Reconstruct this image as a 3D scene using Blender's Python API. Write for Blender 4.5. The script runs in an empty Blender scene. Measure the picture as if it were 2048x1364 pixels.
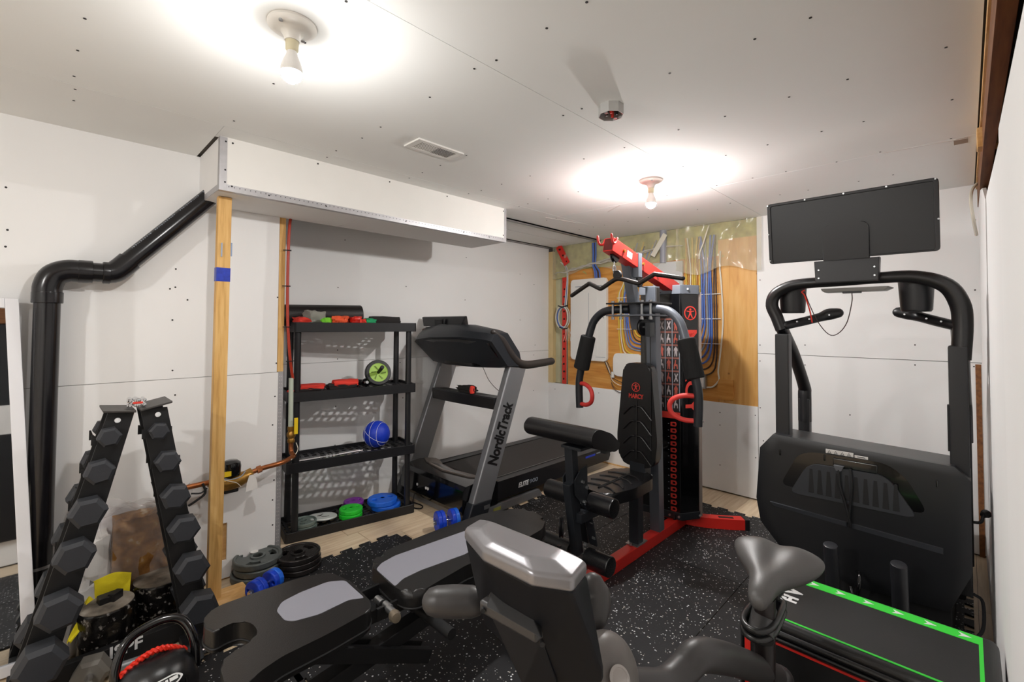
import bpy, bmesh, math, random
from mathutils import Vector as V, Matrix as M, noise
S = bpy.context.scene
C = bpy.context.collection
R = math.radians
PI = math.pi

# ------------------------------------------------------------------ camera, world, exposure
cam_d = bpy.data.cameras.new('camera')
cam = bpy.data.objects.new('camera', cam_d)
C.objects.link(cam)
cam_d.sensor_fit = 'HORIZONTAL'
cam_d.sensor_width = 36.0
cam_d.lens = 920.7 / 2048 * 36.0
cam_d.shift_y = -0.0284
cam_d.clip_start = 0.02
_a = V((0.71146, 0.70216, 0.028105)); _r = V((0.70232, -0.71184, 0.005317)); _u = V((-0.02374, -0.015956, 0.99959))
cam.matrix_world = M(((_r.x, _u.x, -_a.x, 0), (_r.y, _u.y, -_a.y, 0), (_r.z, _u.z, -_a.z, 1.44), (0, 0, 0, 1)))
S.camera = cam
w = bpy.data.worlds.new('world'); S.world = w
w.use_nodes = True
w.node_tree.nodes['Background'].inputs[0].default_value = (0.9, 0.92, 1.0, 1)
w.node_tree.nodes['Background'].inputs[1].default_value = 0.02
S.view_settings.view_transform = 'Standard'
S.view_settings.look = 'None'
S.view_settings.gamma = 1.0
S.view_settings.exposure = 0.0
S.view_settings.use_curve_mapping = False
BULB = 1050.0

# ------------------------------------------------------------------ materials
def lin(c):
    if isinstance(c, str):
        c = tuple(int(c[i:i+2], 16) / 255 for i in (0, 2, 4))
    return tuple((x / 12.92 if x <= 0.04045 else ((x + 0.055) / 1.055) ** 2.4) for x in c) + (1.0,)

def mat(name, col, rough=0.5, metal=0.0, var=0.0, vscale=8.0, bump=0.0, bscale=120.0, spec=0.5, emit=0.0, alpha=1.0, trans=0.0, coat=0.0, rnd=0.0):
    m = bpy.data.materials.new(name); m.use_nodes = True
    nt = m.node_tree; p = nt.nodes['Principled BSDF']
    c = lin(col)
    p.inputs['Base Color'].default_value = c
    p.inputs['Roughness'].default_value = rough
    p.inputs['Metallic'].default_value = metal
    p.inputs['Specular IOR Level'].default_value = spec
    p.inputs['Alpha'].default_value = alpha
    p.inputs['Transmission Weight'].default_value = trans
    p.inputs['Coat Weight'].default_value = coat
    if emit:
        p.inputs['Emission Color'].default_value = c
        p.inputs['Emission Strength'].default_value = emit
    tc = nt.nodes.new('ShaderNodeTexCoord')
    if var or rnd:
        last = None
        if var:
            n = nt.nodes.new('ShaderNodeTexNoise'); n.inputs['Scale'].default_value = vscale; n.inputs['Detail'].default_value = 5
            nt.links.new(tc.outputs['Object'], n.inputs['Vector'])
            r = nt.nodes.new('ShaderNodeMapRange'); r.inputs[1].default_value = 0.3; r.inputs[2].default_value = 0.7
            r.inputs[3].default_value = 1 - var; r.inputs[4].default_value = 1 + var
            nt.links.new(n.outputs['Fac'], r.inputs[0]); last = r.outputs[0]
        if rnd:
            oi = nt.nodes.new('ShaderNodeObjectInfo')
            r2 = nt.nodes.new('ShaderNodeMapRange'); r2.inputs[3].default_value = 1 - rnd; r2.inputs[4].default_value = 1 + rnd
            nt.links.new(oi.outputs['Random'], r2.inputs[0])
            if last:
                mu = nt.nodes.new('ShaderNodeMath'); mu.operation = 'MULTIPLY'
                nt.links.new(last, mu.inputs[0]); nt.links.new(r2.outputs[0], mu.inputs[1]); last = mu.outputs[0]
            else:
                last = r2.outputs[0]
        mx = nt.nodes.new('ShaderNodeVectorMath'); mx.operation = 'SCALE'
        mx.inputs[0].default_value = c[:3]
        nt.links.new(last, mx.inputs['Scale'])
        nt.links.new(mx.outputs[0], p.inputs['Base Color'])
    if bump:
        n = nt.nodes.new('ShaderNodeTexNoise'); n.inputs['Scale'].default_value = bscale; n.inputs['Detail'].default_value = 4
        nt.links.new(tc.outputs['Object'], n.inputs['Vector'])
        b = nt.nodes.new('ShaderNodeBump'); b.inputs['Strength'].default_value = bump; b.inputs['Distance'].default_value = 0.004
        nt.links.new(n.outputs['Fac'], b.inputs['Height'])
        nt.links.new(b.outputs['Normal'], p.inputs['Normal'])
    return m

def ramp_mat(name, stops, scale, stretch=(1, 1, 1), rough=0.5, rnd=0.0, detail=6, distort=0.0, bump=0.0, knots=None):
    """wood-like: stretched noise through a colour ramp, plus darker knots"""
    m = bpy.data.materials.new(name); m.use_nodes = True
    nt = m.node_tree; p = nt.nodes['Principled BSDF']; p.inputs['Roughness'].default_value = rough
    tc = nt.nodes.new('ShaderNodeTexCoord'); mp = nt.nodes.new('ShaderNodeMapping')
    mp.inputs['Scale'].default_value = stretch
    nt.links.new(tc.outputs['Object'], mp.inputs['Vector'])
    vec = mp.outputs[0]
    if rnd:
        oi = nt.nodes.new('ShaderNodeObjectInfo')
        ad = nt.nodes.new('ShaderNodeVectorMath'); ad.operation = 'ADD'
        sc = nt.nodes.new('ShaderNodeMath'); sc.operation = 'MULTIPLY'; sc.inputs[1].default_value = 37.0
        nt.links.new(oi.outputs['Random'], sc.inputs[0]); nt.links.new(sc.outputs[0], ad.inputs[1])
        nt.links.new(vec, ad.inputs[0]); vec = ad.outputs[0]
    n = nt.nodes.new('ShaderNodeTexNoise'); n.inputs['Scale'].default_value = scale; n.inputs['Detail'].default_value = detail
    n.inputs['Distortion'].default_value = distort
    nt.links.new(vec, n.inputs['Vector'])
    cr = nt.nodes.new('ShaderNodeValToRGB')
    e = cr.color_ramp.elements
    e[0].position, e[0].color = stops[0][0], lin(stops[0][1])
    e[1].position, e[1].color = stops[-1][0], lin(stops[-1][1])
    for pos, c in stops[1:-1]:
        x = e.new(pos); x.color = lin(c)
    nt.links.new(n.outputs['Fac'], cr.inputs[0])
    out = cr.outputs[0]
    if rnd:
        r2 = nt.nodes.new('ShaderNodeMapRange'); r2.inputs[3].default_value = 1 - rnd; r2.inputs[4].default_value = 1 + rnd
        nt.links.new(oi.outputs['Random'], r2.inputs[0])
        mx = nt.nodes.new('ShaderNodeVectorMath'); mx.operation = 'SCALE'
        nt.links.new(out, mx.inputs[0]); nt.links.new(r2.outputs[0], mx.inputs['Scale']); out = mx.outputs[0]
    if knots:
        vo = nt.nodes.new('ShaderNodeTexVoronoi'); vo.inputs['Scale'].default_value = knots[0]
        nt.links.new(tc.outputs['Object'], vo.inputs['Vector'])
        kr = nt.nodes.new('ShaderNodeValToRGB')
        kr.color_ramp.elements[0].position = 0.0; kr.color_ramp.elements[0].color = (1, 1, 1, 1)
        kr.color_ramp.elements[1].position = knots[1]; kr.color_ramp.elements[1].color = (0, 0, 0, 1)
        nt.links.new(vo.outputs['Distance'], kr.inputs[0])
        mi = nt.nodes.new('ShaderNodeMix'); mi.data_type = 'RGBA'
        nt.links.new(kr.outputs[0], mi.inputs['Factor'])
        nt.links.new(out, mi.inputs['A']); mi.inputs['B'].default_value = lin(knots[2]); out = mi.outputs['Result']
    nt.links.new(out, p.inputs['Base Color'])
    if bump:
        b = nt.nodes.new('ShaderNodeBump'); b.inputs['Strength'].default_value = bump; b.inputs['Distance'].default_value = 0.003
        nt.links.new(n.outputs['Fac'], b.inputs['Height']); nt.links.new(b.outputs['Normal'], p.inputs['Normal'])
    return m

def speckle_mat(name, base, flecks, scale, thr, rough=0.75, keep=0.5):
    m = bpy.data.materials.new(name); m.use_nodes = True
    nt = m.node_tree; p = nt.nodes['Principled BSDF']; p.inputs['Roughness'].default_value = rough
    p.inputs['Specular IOR Level'].default_value = 0.35
    tc = nt.nodes.new('ShaderNodeTexCoord')
    vo = nt.nodes.new('ShaderNodeTexVoronoi'); vo.inputs['Scale'].default_value = scale
    nt.links.new(tc.outputs['Object'], vo.inputs['Vector'])
    sx = nt.nodes.new('ShaderNodeSeparateColor'); nt.links.new(vo.outputs['Color'], sx.inputs[0])
    # fleck radius varies from cell to cell; only some of the cells have one
    a = nt.nodes.new('ShaderNodeMapRange'); a.inputs[1].default_value = keep; a.inputs[2].default_value = 1.0
    a.inputs[3].default_value = 0.0; a.inputs[4].default_value = thr
    nt.links.new(sx.outputs[0], a.inputs[0])
    lt = nt.nodes.new('ShaderNodeMath'); lt.operation = 'LESS_THAN'
    nt.links.new(vo.outputs['Distance'], lt.inputs[0]); nt.links.new(a.outputs[0], lt.inputs[1])
    cr = nt.nodes.new('ShaderNodeMix'); cr.data_type = 'RGBA'
    cr.inputs['A'].default_value = lin(flecks[0]); cr.inputs['B'].default_value = lin(flecks[1])
    nt.links.new(sx.outputs[1], cr.inputs['Factor'])
    mi = nt.nodes.new('ShaderNodeMix'); mi.data_type = 'RGBA'
    nt.links.new(lt.outputs[0], mi.inputs['Factor'])
    mi.inputs['A'].default_value = lin(base); nt.links.new(cr.outputs['Result'], mi.inputs['B'])
    nt.links.new(mi.outputs['Result'], p.inputs['Base Color'])
    n = nt.nodes.new('ShaderNodeTexNoise'); n.inputs['Scale'].default_value = 260; n.inputs['Detail'].default_value = 3
    nt.links.new(tc.outputs['Object'], n.inputs['Vector'])
    b = nt.nodes.new('ShaderNodeBump'); b.inputs['Strength'].default_value = 0.35; b.inputs['Distance'].default_value = 0.002
    nt.links.new(n.outputs['Fac'], b.inputs['Height']); nt.links.new(b.outputs['Normal'], p.inputs['Normal'])
    return m

K = dict(
    drywall=mat('drywall', 'efeeed', 0.85, var=0.02, vscale=1.3, bump=0.05, bscale=300, rnd=0.012, spec=0.2),
    ceilboard=mat('ceiling_board', 'f0f0ee', 0.85, var=0.025, vscale=1.1, rnd=0.012, spec=0.2),
    dark=mat('dark_gap', '2a2622', 0.9),
    gap=mat('board_gap', '6c665f', 0.9),
    screw=mat('screw_black', '1c1b1b', 0.6),
    bead=mat('galvanised_bead', 'b4b2b4', 0.45, 0.55, var=0.05, vscale=40),
    track=mat('galvanised_track', 'a2a2a0', 0.4, 0.7, var=0.06, vscale=20),
    oak=ramp_mat('laminate_oak', [(0.25, 'c6ac8c'), (0.5, 'dcc5a6'), (0.75, 'e8d6bb')], 3.0, (1.2, 16, 16), 0.42, rnd=0.07),
    pine=ramp_mat('pine_stud', [(0.25, 'b98a48'), (0.5, 'd9ab66'), (0.8, 'e8c384')], 4.0, (14, 14, 1.0), 0.6, bump=0.1, knots=(3.1, 0.07, '9c6a34')),
    pine_x=ramp_mat('pine_plate', [(0.25, 'c99656'), (0.5, 'dcae70'), (0.8, 'edcb98')], 4.0, (3, 10, 10), 0.6, bump=0.1, knots=(5, 0.1, 'a56a34')),
    joist=ramp_mat('dark_joist', [(0.25, '60381c'), (0.5, '80502a'), (0.8, '936234')], 4.0, (1.0, 14, 14), 0.65),
    ply=ramp_mat('plywood', [(0.25, 'b6702a'), (0.5, 'cf8f40'), (0.75, 'dea55a')], 2.2, (8, 1.0, 9), 0.5, distort=0.8, knots=(3.4, 0.045, '6e3412')),
    ply2=ramp_mat('plywood_light', [(0.25, 'c88c42'), (0.5, 'dca65c'), (0.75, 'e6b874')], 2.2, (8, 7, 0.9), 0.5, distort=0.8, knots=(4.0, 0.05, '7e4518')),
    insul=mat('fibreglass', 'b5ae6a', 0.95, var=0.28, vscale=14, bump=0.8, bscale=40),
    black=mat('black_plastic', '17171a', 0.42),
    blackm=mat('black_matte', '111113', 0.6),
    blackg=mat('black_gloss', '0b0b0d', 0.14, coat=0.3),
    pipe=mat('abs_pipe', '141316', 0.22, var=0.15, vscale=9),
    pcoat=mat('charcoal_powder_coat', '26292e', 0.4, 0.2),
    pgrey=mat('grey_powder_coat', '666b74', 0.36, 0.25),
    red=mat('red_paint', 'd32a22', 0.35),
    redg=mat('red_grip', 'd83a34', 0.5),
    leather=mat('black_leather', '161618', 0.27, bump=0.12, bscale=420),
    leatherb=mat('bench_leather', '191818', 0.3, bump=0.15, bscale=420),
    vinyl=mat('grey_vinyl', '86868f', 0.5, bump=0.1, bscale=420),
    foam=mat('black_foam', '131314', 0.85, bump=0.3, bscale=260),
    rubber=mat('hex_rubber', '2a2c31', 0.62, bump=0.12, bscale=300),
    steel=mat('silver_upright', '8a8b8e', 0.38, 0.55),
    chrome=mat('chrome', 'd9dadd', 0.12, 1.0),
    zinc=mat('zinc', 'aeb0b2', 0.3, 0.9),
    white=mat('white_plastic', 'e6e3de', 0.45),
    porc=mat('porcelain', 'f0ede6', 0.3),
    letter=mat('white_letter', 'e4e4e4', 0.5),
    letterk=mat('black_letter', '121214', 0.4),
    letterr=mat('red_letter', 'd23a30', 0.45),
    belt=mat('running_belt', '2b2624', 0.7, bump=0.2, bscale=500),
    hoodtop=mat('warm_grey_insert', '6f6660', 0.5),
    mats=speckle_mat('rubber_mat', '1f1f21', ('dfe3e8', 'a89f92'), 88, 0.36, 0.55, keep=0.40),
    plateg=mat('grey_iron', '5b605e', 0.45, 0.25, bump=0.15, bscale=120),
    platek=mat('dark_iron', '2c2928', 0.22, 0.35, bump=0.15, bscale=120),
    plategreen=mat('sage_iron', '6d7a74', 0.4, 0.2, bump=0.1, bscale=100),
    lime=mat('green_vinyl', '22c62e', 0.45),
    blue=mat('blue_vinyl', '1766dd', 0.42),
    blued=mat('deep_blue_vinyl', '1040c8', 0.42),
    purple=mat('purple_vinyl', '7a2c96', 0.45),
    ballblue=mat('ball_blue', '1238c0', 0.5, bump=0.2, bscale=500),
    ceramic=mat('white_plate', 'cfd4d0', 0.35),
    copper=mat('copper', 'a4633a', 0.35, 0.75, var=0.15, vscale=30),
    brass=mat('brass', 'a07838', 0.35, 0.7, var=0.2, vscale=30),
    yellow=mat('yellow', 'e3c018', 0.5),
    cloth=mat('yellow_cloth', 'e6d21a', 0.85, bump=0.3, bscale=300),
    pex=mat('pex_red', 'a8321c', 0.4),
    bluetape=mat('blue_tape', '2038a8', 0.4, var=0.2, vscale=60),
    paleblue=mat('pale_blue_tape', '9aaed0', 0.5),
    limeb=mat('lime_band', '7fdc3a', 0.6),
    limew=mat('lime_wheel', 'a6cf56', 0.45),
    fabred=mat('red_fabric', 'dd3a2c', 0.85), fabor=mat('orange_fabric', 'ea5c34', 0.85),
    fabgr=mat('grey_fabric', '94938a', 0.85), fabgn=mat('green_fabric', '18925c', 0.8), fabbk=mat('black_fabric', '1c1817', 0.85),
    frame=mat('white_frame', 'e8e8ec', 0.4),
    tapered=mat('red_tuck_tape', 'd42a1c', 0.4),
    kraft=ramp_mat('brown_parcel', [(0.3, '5c3c20'), (0.5, '8e6234'), (0.62, 'a8793f'), (0.72, 'd8c0a0')], 17, (1, 1, 1), 0.22, bump=0.7),
    paper=mat('white_paper', 'dcd8d4', 0.7, var=0.05),
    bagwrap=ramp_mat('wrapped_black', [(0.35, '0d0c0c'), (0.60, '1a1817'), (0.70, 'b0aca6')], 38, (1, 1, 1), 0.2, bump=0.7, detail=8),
    bagtop=ramp_mat('dusty_lid', [(0.3, '4a4238'), (0.5, '8a8073'), (0.75, 'b5ab9d')], 12, (1, 1, 1), 0.8),
    seatgrey=mat('saddle_grey', '4c4a49', 0.42, bump=0.08, bscale=400),
    bikegrey=mat('bike_grey', '3a3838', 0.42),
    bikesil=mat('bike_silver', '8a888b', 0.3, 0.5),
    bikedark=mat('bike_dark', '0c0e14', 0.5, spec=.25),
    bikelt=mat('bike_taupe', '66615e', 0.45),
    glass_bulb=mat('bulb_glow', 'fffdfa', 0.3, emit=1.0),
    mirror=mat('mirror_glass', 'c8ccd0', 0.02, 1.0),
    cy=mat('cable_yellow', 'd2b23a', 0.5), cb=mat('cable_blue', '4a6ab4', 0.5), cg=mat('cable_grey', '8a919c', 0.5),
    cw=mat('cable_white', 'dcd6c6', 0.5), ck=mat('cable_brown', '3a2620', 0.5), cor=mat('cable_orange', 'b8863a', 0.5),
    mark=mat('tape_mark', '2a1210', 0.7),
    chart=mat('chart_print', '2a2626', 0.3), skin=mat('chart_skin', '968c8c', 0.4), skinr=mat('chart_red', '94463a', 0.4), chartbar=mat('chart_bar', '74463e', 0.4),
    tag=mat('paper_tag', 'e2deda', 0.7),
)
def film(name, tint, fac, rough):
    m = bpy.data.materials.new(name); m.use_nodes = True
    nt = m.node_tree; p = nt.nodes['Principled BSDF']
    p.inputs['Base Color'].default_value = lin(tint); p.inputs['Roughness'].default_value = rough
    t = nt.nodes.new('ShaderNodeBsdfTransparent'); mx = nt.nodes.new('ShaderNodeMixShader')
    mx.inputs[0].default_value = fac
    nt.links.new(t.outputs[0], mx.inputs[1]); nt.links.new(p.outputs[0], mx.inputs[2])
    nt.links.new(mx.outputs[0], nt.nodes['Material Output'].inputs[0])
    return m
K['film'] = film('poly_film', 'd4cdb4', 0.36, 0.22)
K['wrap'] = film('clear_wrap', 'f4eeec', 0.17, 0.06)
K['glass_bulb'].node_tree.nodes['Principled BSDF'].inputs['Emission Strength'].default_value = BULB
K['glass_bulb2'] = K['glass_bulb'].copy(); K['glass_bulb2'].node_tree.nodes['Principled BSDF'].inputs['Emission Strength'].default_value = BULB * 2.4

# ------------------------------------------------------------------ mesh builder
def sm(pts, k=6, closed=False):
    """Catmull-Rom through points"""
    P = [V(p) for p in pts]; n = len(P); out = []
    rng = range(n if closed else n - 1)
    for i in rng:
        p1, p2 = P[i], P[(i + 1) % n]
        p0 = P[i - 1] if (closed or i > 0) else p1 * 2 - p2
        p3 = P[(i + 2) % n] if (closed or i + 2 < n) else p2 * 2 - p1
        for j in range(k):
            t = j / k
            out.append(0.5 * ((2 * p1) + (p2 - p0) * t + (2 * p0 - 5 * p1 + 4 * p2 - p3) * t * t + (3 * p1 - p0 - 3 * p2 + p3) * t ** 3))
    if not closed: out.append(P[-1])
    return out

def rpoly(pts, r, seg=5):
    """round the corners of a 2D polygon; r number or list"""
    n = len(pts); out = []
    for i in range(n):
        p = V(pts[i]).to_2d(); a = V(pts[i - 1]).to_2d(); b = V(pts[(i + 1) % n]).to_2d()
        rr = r[i] if isinstance(r, (list, tuple)) else r
        d1, d2 = (a - p), (b - p)
        rr = min(rr, d1.length * .49, d2.length * .49)
        if rr <= 1e-5: out.append((p.x, p.y)); continue
        s, e = p + d1.normalized() * rr, p + d2.normalized() * rr
        for k in range(seg + 1):
            t = k / seg
            q = s * (1 - t) ** 2 + p * 2 * t * (1 - t) + e * t * t
            out.append((q.x, q.y))
    return out

class B:
    def __init__(s, T=None):
        s.bm = bmesh.new(); s.T = T or M()
    def add(s, verts, faces):
        vs = [s.bm.verts.new(s.T @ V(v)) for v in verts]
        for f in faces:
            try: s.bm.faces.new([vs[i] for i in f])
            except ValueError: pass
        return s
    def absorb(s, t, X=None):
        t.verts.index_update()
        s.add([(X @ v.co) if X else v.co for v in t.verts], [[v.index for v in f.verts] for f in t.faces]); t.free(); return s
    def box(s, a, b, bev=0, seg=2, X=None):
        t = bmesh.new(); bmesh.ops.create_cube(t, size=1)
        c = [(a[i] + b[i]) / 2 for i in range(3)]; d = [abs(b[i] - a[i]) for i in range(3)]
        for v in t.verts: v.co = V((v.co[i] * d[i] + c[i] for i in range(3)))
        if bev: bmesh.ops.bevel(t, geom=t.edges[:], offset=min(bev, min(d) * .49), segments=seg, affect='EDGES', profile=.5)
        return s.absorb(t, X)
    def bar(s, a, b, wd, h, up=(0, 0, 1), bev=0, seg=2):
        a, b = V(a), V(b); z = (b - a); L = z.length; z.normalize()
        x = V(up).cross(z)
        if x.length < 1e-4: x = V((1, 0, 0)).cross(z)
        x.normalize(); y = z.cross(x)
        X = M(((x.x, y.x, z.x, a.x), (x.y, y.y, z.y, a.y), (x.z, y.z, z.z, a.z), (0, 0, 0, 1)))
        return s.box((-wd / 2, -h / 2, 0), (wd / 2, h / 2, L), bev, seg, X)
    def cyl(s, a, b, r, r2=None, n=20, bev=0, seg=2):
        a, b = V(a), V(b); r2 = r if r2 is None else r2
        ax = (b - a); L = ax.length
        prof = [(0, 0), (r, 0), (r2, L), (0, L)]
        if bev:
            prof = [(0, 0)] + [(r - bev + bev * math.sin(k / seg * PI / 2), bev - bev * math.cos(k / seg * PI / 2)) for k in range(seg + 1)] + \
                   [(r2 - bev + bev * math.cos(k / seg * PI / 2), L - bev + bev * math.sin(k / seg * PI / 2)) for k in range(seg + 1)] + [(0, L)]
        return s.lathe(prof, a, ax, n)
    def lathe(s, prof, o, ax=(0, 0, 1), n=24, squash=None):
        o = V(o); z = V(ax).normalized(); x = z.orthogonal().normalized(); y = z.cross(x)
        vs = []; fs = []; rows = []
        for (r, h) in prof:
            if r < 1e-6: rows.append([len(vs)]); vs.append(o + z * h)
            else:
                rows.append(list(range(len(vs), len(vs) + n)))
                for k in range(n):
                    t = 2 * PI * (k + .5) / n
                    vs.append(o + z * h + (x * math.cos(t) + y * math.sin(t)) * r)
        for A, Bq in zip(rows, rows[1:]):
            for k in range(n):
                if len(A) == 1 and len(Bq) == 1: break
                if len(A) == 1: fs.append((A[0], Bq[(k + 1) % n], Bq[k]))
                elif len(Bq) == 1: fs.append((A[k], A[(k + 1) % n], Bq[0]))
                else: fs.append((A[k], A[(k + 1) % n], Bq[(k + 1) % n], Bq[k]))
        return s.add(vs, fs)
    def loft(s, rings, cap=True, closed=False):
        vs = []; fs = []; n = len(rings[0])
        for r in rings: vs += [V(p) for p in r]
        m = len(rings)
        for i in range(m if closed else m - 1):
            j = (i + 1) % m
            for k in range(n):
                fs.append((i * n + k, i * n + (k + 1) % n, j * n + (k + 1) % n, j * n + k))
        if cap and not closed:
            fs.append(tuple(reversed(range(n)))); fs.append(tuple(range((m - 1) * n, m * n)))
        return s.add(vs, fs)
    def tube(s, pts, r, n=12, k=0, closed=False, flat=1.0, round_end=False):
        """tube along a path; r number or list; flat squashes the section vertically"""
        P = [V(p) for p in pts]
        rl = list(r) if isinstance(r, (list, tuple)) else None
        if k:
            if rl:
                q = sm([(a, 0, 0) for a in rl], k, closed); rl = [v.x for v in q]
            P = sm(P, k, closed)
        if rl is None: rl = [r] * len(P)
        if round_end and not closed:
            d0 = (P[0] - P[1]).normalized(); d1 = (P[-1] - P[-2]).normalized()
            A = [P[0] + d0 * rl[0] * math.sin(t) for t in (1.45, 1.1, .6)]; ra = [rl[0] * math.cos(t) for t in (1.45, 1.1, .6)]
            Z = [P[-1] + d1 * rl[-1] * math.sin(t) for t in (.6, 1.1, 1.45)]; rz = [rl[-1] * math.cos(t) for t in (.6, 1.1, 1.45)]
            P = A + P + Z; rl = ra + rl + rz
        m = len(P); rings = []; prev = None
        for i in range(m):
            if closed: d = P[(i + 1) % m] - P[i - 1]
            else: d = P[min(i + 1, m - 1)] - P[max(i - 1, 0)]
            d.normalize()
            if prev is None:
                x = d.orthogonal().normalized() if abs(d.z) > .9 else V((0, 0, 1)).cross(d).normalized()
            else:
                x = (prev - d * prev.dot(d)).normalized()
            prev = x; y = d.cross(x)
            rings.append([P[i] + (x * math.cos(2 * PI * q / n) + y * flat * math.sin(2 * PI * q / n)) * rl[i] for q in range(n)])
        return s.loft(rings, True, closed)
    def prism(s, poly, vec, bev=0, seg=2, both=True):
        """poly: 3D points of a flat polygon, extruded by vec, cap edges bevelled"""
        t = bmesh.new(); n = len(poly); vec = V(vec)
        a = [t.verts.new(V(p)) for p in poly]; b = [t.verts.new(V(p) + vec) for p in poly]
        f0 = t.faces.new(list(reversed(a))); f1 = t.faces.new(b)
        for i in range(n): t.faces.new((a[i], a[(i + 1) % n], b[(i + 1) % n], b[i]))
        if bev:
            es = set(f1.edges) | (set(f0.edges) if both else set())
            bmesh.ops.bevel(t, geom=list(es), offset=bev, segments=seg, affect='EDGES', profile=.5, clamp_overlap=True)
        return s.absorb(t)
    def ball(s, c, r, n=20, X=None):
        r = (r, r, r) if not isinstance(r, (tuple, list)) else r
        t = bmesh.new(); bmesh.ops.create_uvsphere(t, u_segments=n, v_segments=max(8, n // 2), radius=1)
        for v in t.verts: v.co = V((v.co.x * r[0] + c[0], v.co.y * r[1] + c[1], v.co.z * r[2] + c[2]))
        return s.absorb(t, X)
    def hull(s, pts, bev=0, seg=2):
        t = bmesh.new()
        for p in pts: t.verts.new(V(p))
        r = bmesh.ops.convex_hull(t, input=t.verts[:])
        bmesh.ops.delete(t, geom=[g for g in set(r['geom_interior'] + r['geom_unused']) if isinstance(g, bmesh.types.BMVert)], context='VERTS')
        bmesh.ops.dissolve_limit(t, angle_limit=R(3), verts=t.verts[:], edges=t.edges[:])
        if bev: bmesh.ops.bevel(t, geom=t.edges[:], offset=bev, segments=seg, affect='EDGES', profile=.5, clamp_overlap=True)
        return s.absorb(t)
    def grid(s, fn, nu, nv, thick=0.0):
        """fn(u,v)->point, 0..1; thick closes it into a slab"""
        P = [[V(fn(i / nu, j / nv)) for j in range(nv + 1)] for i in range(nu + 1)]
        vs = [p for row in P for p in row]; W = nv + 1
        fs = [(i * W + j, (i + 1) * W + j, (i + 1) * W + j + 1, i * W + j + 1) for i in range(nu) for j in range(nv)]
        if thick:
            N = len(vs); nr = []
            for i in range(nu + 1):
                for j in range(nv + 1):
                    a = P[min(i + 1, nu)][j] - P[max(i - 1, 0)][j]; b = P[i][min(j + 1, nv)] - P[i][max(j - 1, 0)]
                    q = a.cross(b); nr.append(q.normalized() if q.length > 1e-9 else V((0, 0, 1)))
            vs = vs + [v - q * thick for v, q in zip(vs, nr)]
            fs = fs + [tuple(N + k for k in reversed(f)) for f in fs]
            edge = [(i, 0) for i in range(nu)] + [(nu, j) for j in range(nv)] + [(i, nv) for i in range(nu, 0, -1)] + [(0, j) for j in range(nv, 0, -1)]
            idx = [i * W + j for i, j in edge]
            for a, b in zip(idx, idx[1:] + idx[:1]): fs.append((b, a, N + a, N + b))
        return s.add(vs, fs)
    def mesh_in(s, me, X):
        return s.add([X @ v.co for v in me.vertices], [list(p.vertices) for p in me.polygons])

ORG = {}
def finish(name, b, m, angle=40):
    me = bpy.data.meshes.new(name)
    bmesh.ops.recalc_face_normals(b.bm, faces=b.bm.faces[:])
    b.bm.to_mesh(me); b.bm.free()
    me.materials.append(m if not isinstance(m, str) else K[m])
    for p in me.polygons: p.use_smooth = True
    me.set_sharp_from_angle(angle=R(angle))
    return me

def tag(o, label, cat=None, group=None):
    o['label'] = label
    if cat: o['category'] = cat
    if group: o['group'] = group
    return o

def thing(name, label, cat, loc=(0, 0, 0), group=None):
    o = bpy.data.objects.new(name, None); C.objects.link(o)
    o.location = loc; o.empty_display_size = .05
    ORG[o] = V(loc); return tag(o, label, cat, group)

def part(name, b, m, parent, label=None, kind=None, angle=40):
    o = bpy.data.objects.new(name, finish(name, b, m, angle)); C.objects.link(o)
    og = ORG[parent]
    if og.length > 0: o.data.transform(M.Translation(-og))
    o.parent = parent; ORG[o] = og
    if label: o['label'] = label
    if kind: o['kind'] = kind
    return o

def solo(name, b, m, label, cat, group=None, angle=40):
    me = finish(name, b, m, angle)
    lo = V([min(v.co[i] for v in me.vertices) for i in range(3)]); hi = V([max(v.co[i] for v in me.vertices) for i in range(3)])
    og = V(((lo.x + hi.x) / 2, (lo.y + hi.y) / 2, lo.z))
    me.transform(M.Translation(-og))
    o = bpy.data.objects.new(name, me); C.objects.link(o); o.location = og; ORG[o] = og
    return tag(o, label, cat, group)

def struct(name, b, m):
    o = bpy.data.objects.new(name, finish(name, b, m)); C.objects.link(o); ORG[o] = V((0, 0, 0)); o['kind'] = 'structure'; return o

def dup(o, parent=None, **kw):
    c = o.copy(); C.objects.link(c)
    if parent: c.parent = parent
    for ch in list(o.children): dup(ch, c)
    for k, v in kw.items(): c[k] = v
    return c

def curve_mesh(outlines, depth, bev=0.0, seg=2):
    """flat filled outlines (holes allowed) in XY, extruded along Z from 0 to depth"""
    cu = bpy.data.curves.new('outline', 'CURVE'); cu.dimensions = '2D'; cu.fill_mode = 'BOTH'
    for pts in outlines:
        sp = cu.splines.new('POLY'); sp.points.add(len(pts) - 1)
        for q, (x, y) in zip(sp.points, pts): q.co = (x, y, 0, 1)
        sp.use_cyclic_u = True
    cu.extrude = max(depth / 2 - bev, 0); cu.bevel_depth = bev; cu.bevel_resolution = seg - 1; cu.offset = -bev
    o = bpy.data.objects.new('outline', cu); C.objects.link(o)
    me = bpy.data.meshes.new_from_object(o.evaluated_get(bpy.context.evaluated_depsgraph_get()))
    bpy.data.objects.remove(o); bpy.data.curves.remove(cu)
    for v in me.vertices: v.co.z += depth / 2
    return me

def frame(o, x, y):
    o, x = V(o), V(x).normalized(); y = V(y); y = (y - x * x.dot(y)).normalized(); z = x.cross(y)
    return M(((x.x, y.x, z.x, o.x), (x.y, y.y, z.y, o.y), (x.z, y.z, z.z, o.z), (0, 0, 0, 1)))

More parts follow.
